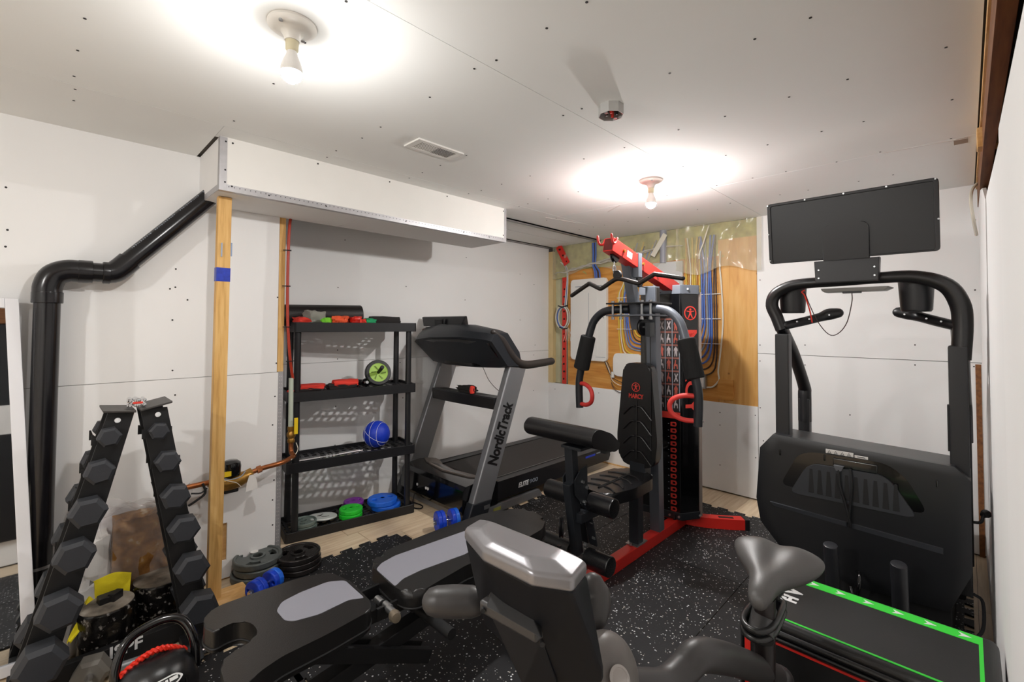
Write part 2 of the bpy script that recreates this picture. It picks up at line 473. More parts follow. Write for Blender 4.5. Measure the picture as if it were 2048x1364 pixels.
def text_mesh(t, size, width=None, depth=0.0012, shear=0.0, bold=0.0):
    cu = bpy.data.curves.new('lettering', 'FONT'); cu.body = t; cu.size = size; cu.align_x = 'CENTER'; cu.align_y = 'CENTER'
    cu.extrude = depth / 2; cu.shear = shear; cu.offset = bold
    o = bpy.data.objects.new('lettering', cu); C.objects.link(o)
    me = bpy.data.meshes.new_from_object(o.evaluated_get(bpy.context.evaluated_depsgraph_get()))
    bpy.data.objects.remove(o); bpy.data.curves.remove(cu)
    xs = [v.co.x for v in me.vertices]
    if width and xs:
        k = width / (max(xs) - min(xs))
        for v in me.vertices: v.co.x *= k
    return me

def text(t, size, o, x, y, m, parent, width=None, name='lettering', shear=0.0, bold=0.0):
    b = B(); b.mesh_in(text_mesh(t, size, width, shear=shear, bold=bold), frame(o, x, y))
    return part(name, b, m, parent)

def circ(r, n=32, c=(0, 0), ry=None, rot=0):
    ry = r if ry is None else ry
    out = []
    for k in range(n):
        a = 2 * PI * k / n; x, y = r * math.cos(a), ry * math.sin(a)
        out.append((c[0] + x * math.cos(rot) - y * math.sin(rot), c[1] + x * math.sin(rot) + y * math.cos(rot)))
    return out

def arcslot(r0, r1, a0, a1, n=8):
    return [(r1 * math.cos(a0 + (a1 - a0) * k / n), r1 * math.sin(a0 + (a1 - a0) * k / n)) for k in range(n + 1)] + \
           [(r0 * math.cos(a1 - (a1 - a0) * k / n), r0 * math.sin(a1 - (a1 - a0) * k / n)) for k in range(n + 1)]

# ------------------------------------------------------------------ the room
H, XB, YR, YB, XW, YW, XN = 2.353, 4.16, 3.50, 2.984, 1.032, -0.06, -2.9
def bx(*ab, bev=0):
    b = B()
    for a, c in ab: b.box(a, c, bev)
    return b
def screws(parent, pts, n, r=0.0045, name='screws'):
    """drywall screw heads: one joined part of tiny black discs, n = the way they face"""
    b = B(); n = V(n)
    for p in pts: b.cyl(V(p) - n * .004, V(p) + n * .0012, r, n=8)
    return part(name, b, 'screw', parent, kind='stuff')

floor = struct('floor', bx(((XN - .1, -.5, -.06), (XB + .1, YR + .1, -.014))), 'dark')
random.seed(5)
plank = None
row = 0; y = -0.40
while y < YR:
    x = XN - .1 - random.random() * 1.1
    while x < XB:
        x0, x1 = max(x, XN - .1), min(x + 1.196, XB + .05)
        if x1 - x0 > .05:
            b = bx(((x0, y, -.012), (x1 - .0016, y + .1885, 0)))
            part('plank', b, 'oak', floor)
        x += 1.198
    y += .19; row += 1

ceil = struct('ceiling', bx(((XN - .1, -.5, H + .014), (XB + .14, YR + .1, H + .06))), 'gap')
g = .0012
for a, c in [((XN, -.05), (.62, 1.188 - g)), ((.62 + 2 * g, -.05), (3.07 - g, 1.188 - g)), ((3.07 + g, -.05), (XB, 1.188 - g)),
             ((XN, 1.188 + g), (-.6, 2.43 - g)), ((-.6 + g, 1.188 + g), (3.03 - g, 2.43 - g)), ((3.03 + g, 1.188 + g), (XB, 2.43 - g)),
             ((XN, 2.43 + g), (.56, YB)), ((.56 + g, 2.43 + g), (2.53, 2.6)), ((2.53, 2.43 + g), (XB, 2.77))]:
    part('drywall_panel', bx(((a[0], a[1], H), (c[0], c[1], H + .0125))), 'ceilboard', ceil)
part('drywall_panel', bx(((2.40, 2.815, H - .004), (XB, 3.10, H + .008))), 'ceilboard', ceil)
part('drywall_panel', bx(((2.40, 3.112, H - .004), (XB, 3.44, H + .008))), 'ceilboard', ceil)
for y0, y1 in ((2.768, 2.815), (3.44, YR)):
    b = bx(((2.40, y0, H - .012), (XB, y1, H + .008)), ((2.40, y0, H - .016), (XB, y0 + .006, H + .008)), ((2.40, y1 - .006, H - .016), (XB, y1, H + .008)))
    part('steel_track', b, 'track', ceil, label='galvanised steel framing track')
cs = []
for jx in (.065, .58, 1.064, 1.568, 2.055, 2.543, 3.05, 3.56):
    for yy in (.03, .3, .47, .72, .92, 1.14, 1.235, 1.5, 1.89, 2.12, 2.33, 2.45, 2.6):
        if random.random() < .85: cs.append((jx + random.uniform(-.012, .012), yy + random.uniform(-.03, .03) * (0 if 1.1 < yy < 1.3 else 1), H))
screws(ceil, cs, (0, 0, -1))
b = B()
for a, c in (((3.04, 1.855), (3.16, 2.044)), ((2.96, 2.53), (3.29, 2.463)), ((3.1, -.02), (3.07, .3))):
    b.bar((a[0], a[1], H - .0003), (c[0], c[1], H - .0003), .012, .002)
part('paper_tear', b, 'tag', ceil, label='torn white paper along a board joint', kind='stuff')
part('paper_tear', bx(((3.09, -.02, H - .001), (3.18, .03, H + .001))), mat('torn_brown', 'a08c7c', .9), ceil, label='brown torn patch of ceiling board')

# wall_left: the boards in front (left), the return and the recess behind the shelf
wl = struct('wall_left', bx(((XN - .1, YB + .02, -.02), (XW - .02, YB + .10, H)), ((XW - .06, YB + .1, -.02), (XW - .012, YR + .1, H)), ((XW - .1, YR + .014, -.02), (XB + .14, YR + .1, H + .02))), 'gap')
part('drywall_panel', bx(((XN, YB, 1.1465), (.994, YB + .0125, H))), 'drywall', wl)
hx0, hx1, hz0, hz1 = .66, .747, .11, .318
part('drywall_panel', bx(((XN, YB, .012), (hx0, YB + .0125, 1.144)), ((hx1, YB, .012), (XW, YB + .0125, 1.144)), ((hx0, YB, .012), (hx1, YB + .0125, hz0)), ((hx0, YB, hz1), (hx1, YB + .0125, 1.144))), 'drywall', wl)
part('sill_plate', bx(((hx0 - .05, YB + .014, .0), (hx1 + .05, YB + .019, .4))), 'pine_x', wl, label='bare wood seen through a hole in the board')
part('drywall_panel', bx(((XW - .0125, YB + .0125, .012), (XW, YR, H))), 'drywall', wl)
part('drywall_panel', bx(((XW, YR, .012), (XB, YR + .0125, 1.144))), 'drywall', wl)
part('drywall_panel', bx(((XW, YR, 1.1465), (XB, YR + .0125, H + .012))), 'drywall', wl)
part('wall_stud', bx(((.996, YB + .0005, 1.148), (1.031, YB + .019, H)), bev=.001), 'pine', wl, label='bare wooden stud edge beside the upper board')
b = bx(((XW - .030, YB - .0015, .012), (XW + .0018, YB + .0005, 1.148)), ((XW, YB - .0015, .012), (XW + .0018, YB + .03, 1.148)))
part('corner_bead', b, 'bead', wl, label='perforated metal corner bead')
b = B()
zz = .04
while zz < 1.13:
    for dx in (-.022, -.012): b.cyl((XW + dx, YB - .0008, zz), (XW + dx, YB - .0022, zz), .0022, n=6)
    zz += .022
part('bead_holes', b, 'tag', wl, kind='stuff')
ws = [(x, YB, z) for x, z in ((-.135, 2.03), (-.126, 1.844), (.48, 1.727), (.48, 1.63), (.471, 1.456), (.457, 1.62), (.535, 1.565), (.491, 1.06), (.477, 1.19), (.986, 1.0), (.976, .83), (.99, .498), (.984, .381), (.987, .232), (-.13, 1.77), (.99, 1.2), (.99, 1.6))]
ws += [(x, YR, z) for x, z in ((1.655, 2.106), (1.604, 1.725), (2.219, 1.772), (1.608, 1.236), (1.609, 1.166), (2.227, 1.162), (3.673, 1.494), (2.889, 1.682), (2.168, 1.109), (3.333, 1.176), (3.922, 1.212), (3.33, 1.1), (3.9, 1.1), (3.9, .7), (3.35, .7), (2.9, 2.1), (3.67, 2.0), (2.2, .8), (1.6, .8), (1.6, .5), (3.9, 1.9), (1.6, 1.45))]
screws(wl, ws, (0, -1, 0))

# wall_back: boards, with the open service bay of plywood and insulation
wb = struct('wall_back', bx(((XB + .10, -.5, -.02), (XB + .16, YR + .1, H + .02)), ((XB + .013, -.1, -.02), (XB + .06, 1.235, H))), 'gap')
part('drywall_panel', bx(((XB, 1.24, .012), (XB + .0125, YR, .772))), 'drywall', wb)
part('drywall_panel', bx(((XB, -.085, .012), (XB + .0125, 1.236, 1.212))), 'drywall', wb)
part('drywall_panel', bx(((XB, -.085, 1.216), (XB + .0125, 1.236, H))), 'drywall', wb)
part('wood_edge', bx(((XB - .004, -.062, .0), (XB + .01, -.036, 1.205)), bev=.001), 'joist', wb, label='brown wood strip at the edge of the board')
part('wall_stud', bx(((XB - .004, 3.43, .772), (XB + .06, YR - .002, 2.30))), mat('pale_stud', 'd8c08e', .7, var=.06), wb, label='pale wooden stud in the corner')
part('bottom_plate', bx(((XB - .012, 1.9, .0), (XB + .02, 3.45, .011))), 'pine_x', wb, label='wooden plate under the boards')
part('plywood_sheet', bx(((XB + .006, 1.556, .772), (XB + .02, 3.215, 2.06))), 'ply', wb)
part('plywood_sheet', bx(((XB + .006, 1.24, .772), (XB + .02, 1.554, 2.2))), 'ply2', wb)
part('plywood_block', bx(((XB - .012, 1.43, .80), (XB + .006, 1.56, .975)), bev=.001), 'ply', wb)
def insul(y0, y1, z0, z1, d, seed):
    def f(u, v):
        y = y0 + (y1 - y0) * u; z = z0 + (z1 - z0) * v
        e = noise.noise(V((y * 3.5 + seed, z * 5, seed))) * .035 + noise.noise(V((y * 11, z * 14, seed))) * .014
        return (XB + .045 - d * math.sin(PI * min(1, max(0, u))) ** .4 * .5 - e, y, z)
    return B().grid(f, 46, 16)
part('insulation_batt', insul(2.1, 3.43, 1.98, H + .004, .05, 3.1), 'insul', wb, label='yellow green fibreglass insulation', kind='stuff')
part('insulation_batt', insul(1.22, 2.12, 1.95, H + .004, .05, 7.7), 'insul', wb, label='yellow green fibreglass insulation', kind='stuff')
part('insulation_batt', B().grid(lambda u, v: (XB + .05 + .012 * noise.noise(V((u * 3, v * 14, 2))), 3.215 + .22 * u, .772 + 1.3 * v), 8, 40), mat('poly_over_insulation', 'c3c0a0', .35, var=.06, vscale=7), wb, label='pale plastic covered insulation strip')
def sheet(y0, y1, z0, z1, d, seed, amp=.02, hem=.02):
    def f(u, v):
        y = y0 + (y1 - y0) * u; z = z0 + (z1 - z0) * v
        e = abs(noise.noise(V((y * 6 + seed, z * 4.5, seed)))) * amp * 2.2 + noise.noise(V((y * 17 + seed, z * 9, 4))) * amp * .5
        return (XB - d * (1 - v * .6) - e, y, z - hem * (1 - v) * math.sin(u * 9 + seed))
    return B().grid(f, 60, 22)
part('poly_sheet', sheet(1.19, 1.92, 1.93, H - .003, .035, 1.3, .03, .03), 'film', wb, label='clear plastic vapour barrier hanging loose')
part('poly_sheet', sheet(1.9, 3.42, 2.02, H - .003, .012, 5.3, .02, .05), 'film', wb, label='clear plastic vapour barrier bunched under the ceiling')
b = B()
for s_ in range(7):
    y0 = 3.40 - s_ * .13; pts = [(XB - .02 - .01 * (s_ % 3), y0 - .25 * t * (1 + .15 * s_), 2.03 + .02 * s_ + .03 * t + .012 * math.sin(t * 7 + s_)) for t in [k / 8 * 1.6 for k in range(9)]]
    b.tube(pts, [.003 + .008 * math.sin(PI * k / 8) for k in range(9)], 6)
part('poly_fold', b, mat('poly_fold', 'cfc9bc', .25, alpha=.75), wb, label='twisted folds of clear plastic', kind='stuff')
for (p0, p1, wd) in (((XB - .03, 3.33, 2.35), (XB - .035, 3.20, 2.13), .085), ((XB - .004, 3.262, 1.985), (XB - .004, 3.262, .775), .06)):
    b = B(); b.bar(p0, p1, wd, .003, up=(1, 0, 0)); t = part('red_tape', b, 'tapered', wb, label='red sheathing tape with dark marks')
    b = B(); random.seed(int(wd * 100))
    L = (V(p1) - V(p0)).length; k = .05
    while k < L - .03:
        c = V(p0).lerp(V(p1), k / L); b.cyl(c + V((-.0012, random.uniform(-.015, .015), 0)), c + V((-.0026, random.uniform(-.015, .015), 0)), .011, n=7); k += .085
    part('tape_marks', b, 'mark', t, kind='stuff')
bs = [(XB, y, z) for y, z in ((1.214, 1.823), (1.219, 1.284), (1.22, 1.152), (1.222, .767), (.899, 1.14), (.897, 1.295), (.604, 1.932), (.251, 1.318), (.253, 1.182), (-.05, 2.126), (-.043, 1.678), (-.03, 1.19), (.618, .793), (1.545, .684), (1.548, .229), (1.546, .575), (3.4, .7), (3.399, .287), (1.26, .7), (1.26, .35), (.62, 2.3), (.25, 2.28), (1.9, .7), (2.8, .72), (2.8, .3), (1.2, .5), (1.2, .3), (.9, .7), (.0, .8), (.0, .4))]
screws(wb, bs, (-1, 0, 0))

# wall_right: the near sheet, the far boards, open framing above
wr = struct('wall_right', bx(((XN - .1, -.5, -.02), (XB + .14, -.44, H + .02)), ((XN - .1, -.44, -.02), (XB + .14, -.16, .01))), 'dark')
part('drywall_panel', B().prism([(XN, YW, .012), (1.54, YW, .012), (1.54, YW, 1.90), (.9, YW, 1.862), (XN, YW, 1.80)], (0, -.013, 0)), 'drywall', wr)
part('drywall_panel', B().prism([(1.545, YW - .006, .012), (XB, YW - .006, .012), (XB, YW - .006, 2.30), (3.2, YW - .006, 2.12), (2.8, YW - .006, 1.985), (1.545, YW - .006, 1.90)], (0, -.013, 0)), 'drywall', wr)
part('framing_beam', bx(((XN, -.10, 2.20), (XB - .03, -.062, H - .002)), bev=.002), 'joist', wr, label='light edged wooden beam along the top of the wall')
part('framing_beam', bx(((XN, -.20, 2.02), (XB - .03, -.11, 2.19)), bev=.002), 'joist', wr, label='lower brown wooden beam behind the first')
part('beam_edge', bx(((XN, -.064, 2.315), (XB - .03, -.056, 2.352))), 'pine_x', wr, label='pale strip along the beam')
b = bx(((2.80, -.13, 2.215), (2.885, -.045, 2.30)), bev=.003)
part('wood_block', b, 'pine_x', wr, label='short pale wood block nailed across the beams')
wn = struct('wall_near', bx(((XN - .1, -.5, -.02), (XN, YB + .1, H + .05))), 'drywall')

# trim_1: boxed soffit on the left; trim_2 metal beads belong to it
sx0, sx1, sy0, sy1, sz = .577, 2.53, 2.568, YB, 2.09
so = struct('trim_1', bx(((sx0 + .02, sy0 + .02, sz + .02), (sx1 - .02, sy1, H))), 'dark')
so['label'] = 'boxed drywall soffit under the ceiling'
sf = mat('soffit_board', 'e4e1dc', .8, var=.015, spec=.2)
part('front_panel', bx(((sx0, sy0, sz), (sx1, sy0 + .0125, H))), sf, so)
part('bottom_panel', bx(((sx0 + .001, sy0 + .0125, sz), (1.355, sy1 - .001, sz + .0125)), ), 'drywall', so)
part('bottom_panel', bx(((1.359, sy0 + .0125, sz), (sx1 - .001, sy1 - .001, sz + .0125))), 'drywall', so)
part('side_panel', bx(((sx0, sy0 + .0125, sz + .013), (sx0 + .0125, sy1 - .001, H))), 'drywall', so)
part('side_panel', bx(((sx1 - .0125, sy0 + .0125, sz + .013), (sx1, sy1, H))), 'drywall', so)
part('back_panel', bx(((XW, sy1 - .0125, sz + .013), (sx1 - .013, sy1 - .001, H))), 'drywall', so)
for a, c in (((sx0 - .0015, sy0 - .0018, sz - .001), (sx0 + .030, sy0, H - .002)), ((sx0 + .0302, sy0 - .0017, sz - .0015), (sx1 - .0222, sy0, sz + .030)),
             ((sx1 - .022, sy0 - .0018, sz - .001), (sx1 + .0015, sy0, H - .002)), ((sx0 - .0018, sy0, sz), (sx0, sy0 + .03, H)), ((sx0, sy0 - .001, sz - .0018), (sx1, sy0 + .03, sz)), ((sx0 - .0016, sy0 + .031, sz + .001), (sx0 - .0001, sy1 - .002, sz + .03))):
    part('corner_bead', bx((a, c)), 'bead', so, label='perforated metal corner bead')
b = B(); x = sx0 + .04
while x < sx1 - .03: b.cyl((x, sy0 - .0015, sz + .02), (x, sy0 - .0026, sz + .02), .0025, n=6); x += .024
part('bead_holes', b, 'screw', so, kind='stuff')
screws(so, [(x, sy0 - .001, z) for x, z in ((.60, 2.33), (.63, 2.33), (.60, 2.19), (.6, 2.13), (.63, 2.115), (1.05, 2.335), (1.5, 2.335), (1.95, 2.335), (2.5, 2.33), (.8, 2.105), (1.1, 2.105), (1.62, 2.105), (2.1, 2.105), (2.35, 2.105), (2.5, 2.14))], (0, -1, 0))
part('pipe_notch', bx(((sx0 - .002, 2.93, 2.092), (sx0 + .001, 2.983, 2.15))), 'dark', so)

# ------------------------------------------------------------------ ceiling fittings
def lamp(x, y, label, glow='glass_bulb'):
    t = thing('ceiling_light', label, 'light', (x, y, H), 'bare bulb ceiling lights')
    part('lamp_base', B().lathe([(0, H), (.069, H), (.070, H - .008), (.063, H - .014), (.052, H - .018), (.034, H - .024), (.024, H - .038), (.021, H - .052), (0, H - .052)], (x, y, 0), n=40), 'porc', t)
    part('socket', B().lathe([(0, H - .052), (.0185, H - .052), (.0185, H - .078), (.014, H - .084), (0, H - .084)], (x, y, 0), n=24), mat('socket_cream', 'd8cfae', .5), t)
    for a in (.6, 3.74): part('mounting_screw', B().cyl((x + .052 * math.cos(a), y + .052 * math.sin(a), H - .012), (x + .052 * math.cos(a), y + .052 * math.sin(a), H - .021), .006, n=10), 'zinc', t)
    co = [(0, H - .083), (.014, H - .083), (.017, H - .096), (.024, H - .112), (.028, H - .124), (.0308, H - .138), (.0306, H - .149)]
    part('bulb_collar', B().lathe(co, (x, y, 0), n=28), 'white', t)
    pr = [(.0306, H - .149), (.030, H - .154), (.024, H - .168), (.013, H - .177), (0, H - .179)]
    part('bulb', B().lathe(pr, (x, y, 0), n=28), glow, t, label='lit frosted bulb')
    return t
lamp(.509, 1.452, 'lit bare bulb ceiling light nearest the camera, above the dumbbell rack')
lamp(-1.63, 1.0, 'added fill light bulb behind the camera, outside the frame', 'glass_bulb2')  # extra bulb added out of view as fill for the room
lamp(2.647, 1.394, 'lit bare bulb ceiling light farther back, near the cable machine', 'glass_bulb2')

t = thing('ceiling_vent', 'white slatted air vent in the ceiling beside the soffit', 'vent', (1.405, 1.958, H))
x0, x1, y0, y1 = 1.262, 1.545, 1.89, 2.026
part('frame', bx(((x0, y0, H - .008), (x1, y0 + .022, H)), ((x0, y1 - .022, H - .008), (x1, y1, H)), ((x0, y0 + .0222, H - .0078), (x0 + .03, y1 - .0222, H)), ((x1 - .03, y0 + .0222, H - .0078), (x1, y1 - .0222, H))), 'white', t)
part('duct_opening', bx(((x0 + .025, y0 + .02, H - .002), (x1 - .025, y1 - .02, H - .0005))), 'dark', t)
n = 22
for k in range(n):
    x = x0 + .036 + k * (x1 - x0 - .072) / (n - 1)
    b = B(); b.bar((x, y0 + .02, H - .005), (x, y1 - .02, H - .005),   .0038, .0012, up=(.8 if k < n / 2 else -.8, 0, .6)); part('slat', b, 'white', t)

jx, jy = 1.633, 1.039
t = thing('junction_box', 'open octagonal metal junction box with a red wire nut on the ceiling', 'electrical box', (jx, jy, H))
oc = lambda r, z: [(jx + r * math.cos(PI / 8 + k * PI / 4), jy + r * math.sin(PI / 8 + k * PI / 4), z) for k in range(8)]
b = B(); b.loft([oc(.052, H), oc(.052, H - .042), oc(.0495, H - .042), oc(.0495, H - .003)], cap=False); part('box', b, mat('box_galv', 'c2c2c0', .35, .45), t, angle=25)
part('box_bottom', B().prism(oc(.049, H - .004), (0, 0, .003)), 'dark', t)
for k, (a, m_) in enumerate(((.4, 'fabred'), (2.0, 'ck'), (3.6, 'fabred'), (5.2, 'blackm'))):
    p = (jx + .02 * math.cos(a), jy + .02 * math.sin(a)); part('wire_nut', B().cyl((p[0], p[1], H - .006), (p[0] + .006, p[1], H - .038), .009, .0055, n=10), m_, t)
b = B()
for s_ in (-1, 1): b.box((jx + s_ * .034 - .006, jy - .007, H - .042), (jx + s_ * .034 + .006, jy + .007, H - .039))
part('screw_tab', b, 'zinc', t)

# ------------------------------------------------------------------ rubber mat tiles
def tile(x0, y0, x1, y1, teeth, label):
    """interlocking tile: dovetail teeth on the outer edges named in teeth"""
    def edge(ax, a0, a1, c, out, on):
        if not on: return [(a0, c)] if ax == 'x' else [(c, a0)]
        n = max(2, int(abs(a1 - a0) / .062)); n += n % 2 == 0
        p = []
        for k in range(n):
            s0, s1 = a0 + (a1 - a0) * k / n, a0 + (a1 - a0) * (k + 1) / n; e = (s1 - s0) * .12
            q = c + (out if k % 2 else 0)
            if k % 2: p += [(s0 + 0, c), (s0 - e, q), (s1 + e, q), (s1, c)]
            elif k == 0: p += [(s0, c)]
        return p if ax == 'x' else [(b_, a_) for a_, b_ in p]
    poly = edge('x', x0, x1, y0, -.034, 'S' in teeth) + edge('y', y0, y1, x1, .034, 'E' in teeth) + edge('x', x1, x0, y1, .034, 'N' in teeth) + edge('y', y1, y0, x0, -.034, 'W' in teeth)
    b = B(); b.mesh_in(curve_mesh([poly], .010), M.Translation((0, 0, .0006)))
    return solo('rubber_mat', b, 'mats', label, 'mat', 'interlocking speckled rubber mats')
e = .0015
tile(.775, 1.862, 1.72, 2.79, 'NEW', 'speckled black rubber mat tile under the plate stacks in front of the shelf')
tile(.775, .912, 1.742 - e, 1.858, 'W', 'speckled black rubber mat tile under the workout bench')
tile(-.17, 1.39, .765, 2.32, 'NW', 'speckled black rubber mat tile beside the dumbbell rack, left end of bench')
tile(-.17, .44, .765, 1.386, '', 'speckled black rubber mat tile at the bottom edge, under the free bench end')
tile(1.745, 1.862, 2.74 - e, 2.535, 'N', 'speckled black rubber mat tile between treadmill and leg rollers')
tile(2.74 + e, 1.862, 3.74, 2.535, 'NE', 'speckled black rubber mat tile behind the weight machine, left of its tower')
tile(1.745, .912, 2.74 - e, 1.858, '', 'speckled black rubber mat tile under the red floor beam')
tile(2.74 + e, .912, 3.74, 1.858, 'E', 'speckled black rubber mat tile under the weight stack tower')
tile(1.745, -.04, 2.74 - e, .908, '', 'speckled black rubber mat tile under the padded jump box')
tile(2.74 + e, .03, 3.74, .908, 'ES', 'speckled black rubber mat tile under the screen treadmill')
tile(.775, -.04, 1.742 - e, .908, '', 'speckled black rubber mat tile under the exercise bike')

# ------------------------------------------------------------------ drain pipe, post
PY = 2.90
t = thing('drain_pipe', 'black plastic drain pipe rising at left and slanting up into the soffit', 'pipe', (.004, PY, 0))
r = .044
PX, PZ = .004, 1.676
part('stack_pipe', B().cyl((PX, PY, 0), (PX, PY, 1.59), r, n=28), 'pipe', t)
part('pipe_collar', B().cyl((PX, PY, .372), (PX, PY, .384), r + .004, n=28), 'zinc', t, label='metal clamp ring')
el = sm([(PX, PY, 1.555), (PX, PY, 1.60), (PX + .018, PY, 1.65), (PX + .06, PY, 1.674), (PX + .105, PY, PZ)], 5)
part('elbow', B().tube(el, r + .006, 28), 'pipe', t)
part('coupling', B().cyl((PX, PY, 1.525), (PX, PY, 1.575), r + .008, n=28, bev=.003), 'pipe', t)
part('coupling', B().cyl((.10, PY, PZ), (.15, PY, PZ), r + .008, n=28, bev=.003), 'pipe', t)
part('offset_pipe', B().cyl((.105, PY, PZ), (.215, PY, PZ), r, n=28), 'pipe', t)
el = sm([(.19, PY, PZ), (.225, PY, PZ + .006), (.252, PY, PZ + .03), (.282, PY, PZ + .066)], 5)
part('coupling', B().cyl((.185, PY, PZ), (.212, PY, PZ), r + .008, n=28, bev=.003), 'pipe', t)
part('elbow', B().tube(el, r + .006, 28), 'pipe', t)
sp = part('slanted_pipe', B().cyl((.262, PY, 1.718), (.65, PY, 2.172), r, n=28), 'pipe', t)
d = V((.388, 0, .454)).normalized(); nn = V((-d.z, 0, d.x)) * .78 + V((0, -1, 0)) * .62
b = B(); random.seed(3); q = .02
while q < .50:
    L = random.choice((.004, .006, .008)); X = frame(V((.30, PY, 1.765)) + d * q + nn * (r + .0003), d, nn.cross(d))
    if int(q * 40) % 6 != 5: b.box((0, -.005, 0), (L * .5, .005, .0005), X=X); b.box((0, -.001, 0), (L, .001, .0005), X=X)
    q += L + .004
part('pipe_print', b, 'cg', sp, kind='stuff')

t = thing('wood_post', 'bare wooden post between floor and soffit, wrapped with blue tape', 'post', (.642, 2.745, 0))
# leans a little, foot nearer the wall
a, c = V((.636, 2.76, .035)), V((.634, 2.715, 2.088))
part('post', B().bar(a, c, .060, .040, up=(0, 1, 0), bev=.002), 'pine', t)
def at(z, dx=0, dy=0):
    q = a.lerp(c, (z - a.z) / (c.z - a.z)); return q + V((dx, dy, 0))
b = B(); b.bar(at(1.655), at(1.725), .0625, .0425, up=(0, 1, 0)); part('tape_wrap', b, 'bluetape', t, label='shiny dark blue tape band')
b = B(); b.bar(at(1.78, -.012, -.021), at(1.85, -.012, -.021), .004, .02, up=(0, 1, 0)); part('tape_scrap', b, 'paleblue', t, label='pale blue tape scrap')
b = B(); b.bar(at(1.79, .0325, .005), at(1.86, .0325, .005), .02, .004, up=(0, 1, 0)); part('tape_scrap', b, 'paleblue', t, label='pale blue tape scrap')
part('foot_plate', B().box((.60, 2.58, .0005), (.79, 2.83, .036), .004), 'pine_x', t, label='rough pale wooden foot board')

# ------------------------------------------------------------------ water meter, valve, tubing on the left wall
MY = 2.885
t = thing('water_meter', 'brass water meter with black cap on a copper pipe behind the wood post', 'meter', (.735, MY, .52))
part('copper_pipe', B().tube([(.43, MY, .585), (.54, MY, .59), (.64, MY, .592)], .0135, 14), 'copper', t)
part('copper_pipe', B().tube([(.83, MY, .60), (.90, MY, .612), (1.0, MY + .01, .618), (1.085, MY + .07, .622)], .0135, 14, k=5), 'copper', t)
b = B(); b.tube([(.63, MY, .588), (.66, MY, .58), (.70, MY, .57), (.76, MY, .572), (.81, MY, .585), (.84, MY, .60)], [.018, .03, .042, .042, .032, .02], 18, k=4); part('meter_body', b, 'brass', t)
part('coupling_nut', B().cyl((.81, MY, .592), (.84, MY, .602), .025, n=6), 'brass', t)
part('coupling_nut', B().cyl((.865, MY, .606), (.888, MY, .611), .020, n=6), 'copper', t)
part('meter_cap', B().lathe([(0, .61), (.046, .61), (.049, .655), (.045, .676), (.030, .688), (0, .690)], (.735, MY, 0), n=28), 'blackg', t, label='black register cap')
part('cap_label', bx(((.692, MY - .0515, .617), (.724, MY - .040, .642))), 'yellow', t, label='yellow sticker')
b = B(); b.tube(sm([(.684, MY - .03, .612), (.72, MY - .055, .60), (.77, MY - .05, .604), (.80, MY - .02, .62)], 5), .003, 6); part('meter_wire', b, 'cg', t, label='grey sensor wire')
b = B(); b.tube(sm([(.685, MY - .04, .605), (.72, MY - .058, .59), (.75, MY - .052, .575), (.775, MY - .045, .545)], 5), .002, 6); part('meter_wire', b, 'cw', t, label='pale loose wire')
part('clip', bx(((.70, MY - .02, .515), (.77, MY + .02, .54)), bev=.006), 'blackm', t)
b = B(); b.prism([(.812, MY - .05, .60), (.838, MY - .048, .60), (.852, MY - .05, .56), (.855, MY - .052, .52), (.796, MY - .052, .515), (.80, MY - .05, .56)], (0, -.0008, 0)); part('paper_tag', b, 'tag', t, label='white paper tag hanging from the coupling')
b = B(); b.tube(sm([(.55, MY - .02, .56), (.59, MY - .03, .555), (.62, MY - .02, .57)], 4), .004, 6); b.tube(sm([(.60, MY - .02, .60), (.61, MY - .03, .55), (.57, MY - .03, .52), (.54, MY - .02, .50)], 4), .006, 6); part('pipe_clamp', b, 'blackm', t)

vx, vy = 1.094, 3.01
t = thing('shutoff_valve', 'brass shutoff valve with yellow lever under a pale riser pipe', 'valve', (vx, vy, .60))
part('copper_riser', B().tube([(vx, vy - .05, .625), (vx, vy - .01, .64), (vx, vy, .67), (vx, vy, .70)], .014, 14, k=4), 'copper', t)
part('valve_body', B().lathe([(0, .70), (.02, .70), (.023, .715), (.018, .725), (.026, .74), (.026, .755), (.018, .77), (.022, .78), (.022, .80), (0, .80)], (vx, vy, 0), n=12), 'brass', t)
part('lever', B().box((vx + .004, vy - .04, .755), (vx + .026, vy - .032, .855), .002), 'yellow', t, label='yellow lever handle')
part('riser_pipe', B().cyl((vx - .004, vy, .80), (vx - .006, vy, 1.10), .014, n=14), mat('pale_riser', 'b9c2b2', .4), t, label='pale plastic riser pipe')
part('ground_wire', B().tube(sm([(vx + .02, vy - .03, .70), (vx + .03, vy - .035, .66), (vx + .012, vy - .04, .63), (vx - .03, vy - .09, .617)], 5), .0025, 6), 'cw', t, label='white wire')

t = thing('heating_tube', 'red plastic tube strapped beside the wooden stud, above the shelf', 'tube', (1.04, 3.0, 1.1))
part('tube', B().tube([(1.062, 2.985, 2.12), (1.049, 2.972, 2.06), (1.042, 2.965, 1.95), (1.040, 2.965, 1.71), (1.045, 2.966, 1.46), (1.062, 2.975, 1.27), (1.082, 2.995, 1.16), (1.098, 3.01, 1.095)], .0085, 12, k=6), 'pex', t)
for z, x in ((1.89, 1.041), (1.67, 1.040), (1.42, 1.047), (1.21, 1.07)):
    b = B(); b.tube([(x - .03, 2.967, z), (x - .008, 2.953, z), (x + .012, 2.955, z + .001), (x + .016, 2.97, z)], .003, 6); part('cable_tie', b, 'blackm', t)
part('tube_tip', B().tube([(1.097, 3.01, 1.10), (1.100, 3.012, 1.07), (1.096, 3.012, 1.04)], .003, 6), 'zinc', t)

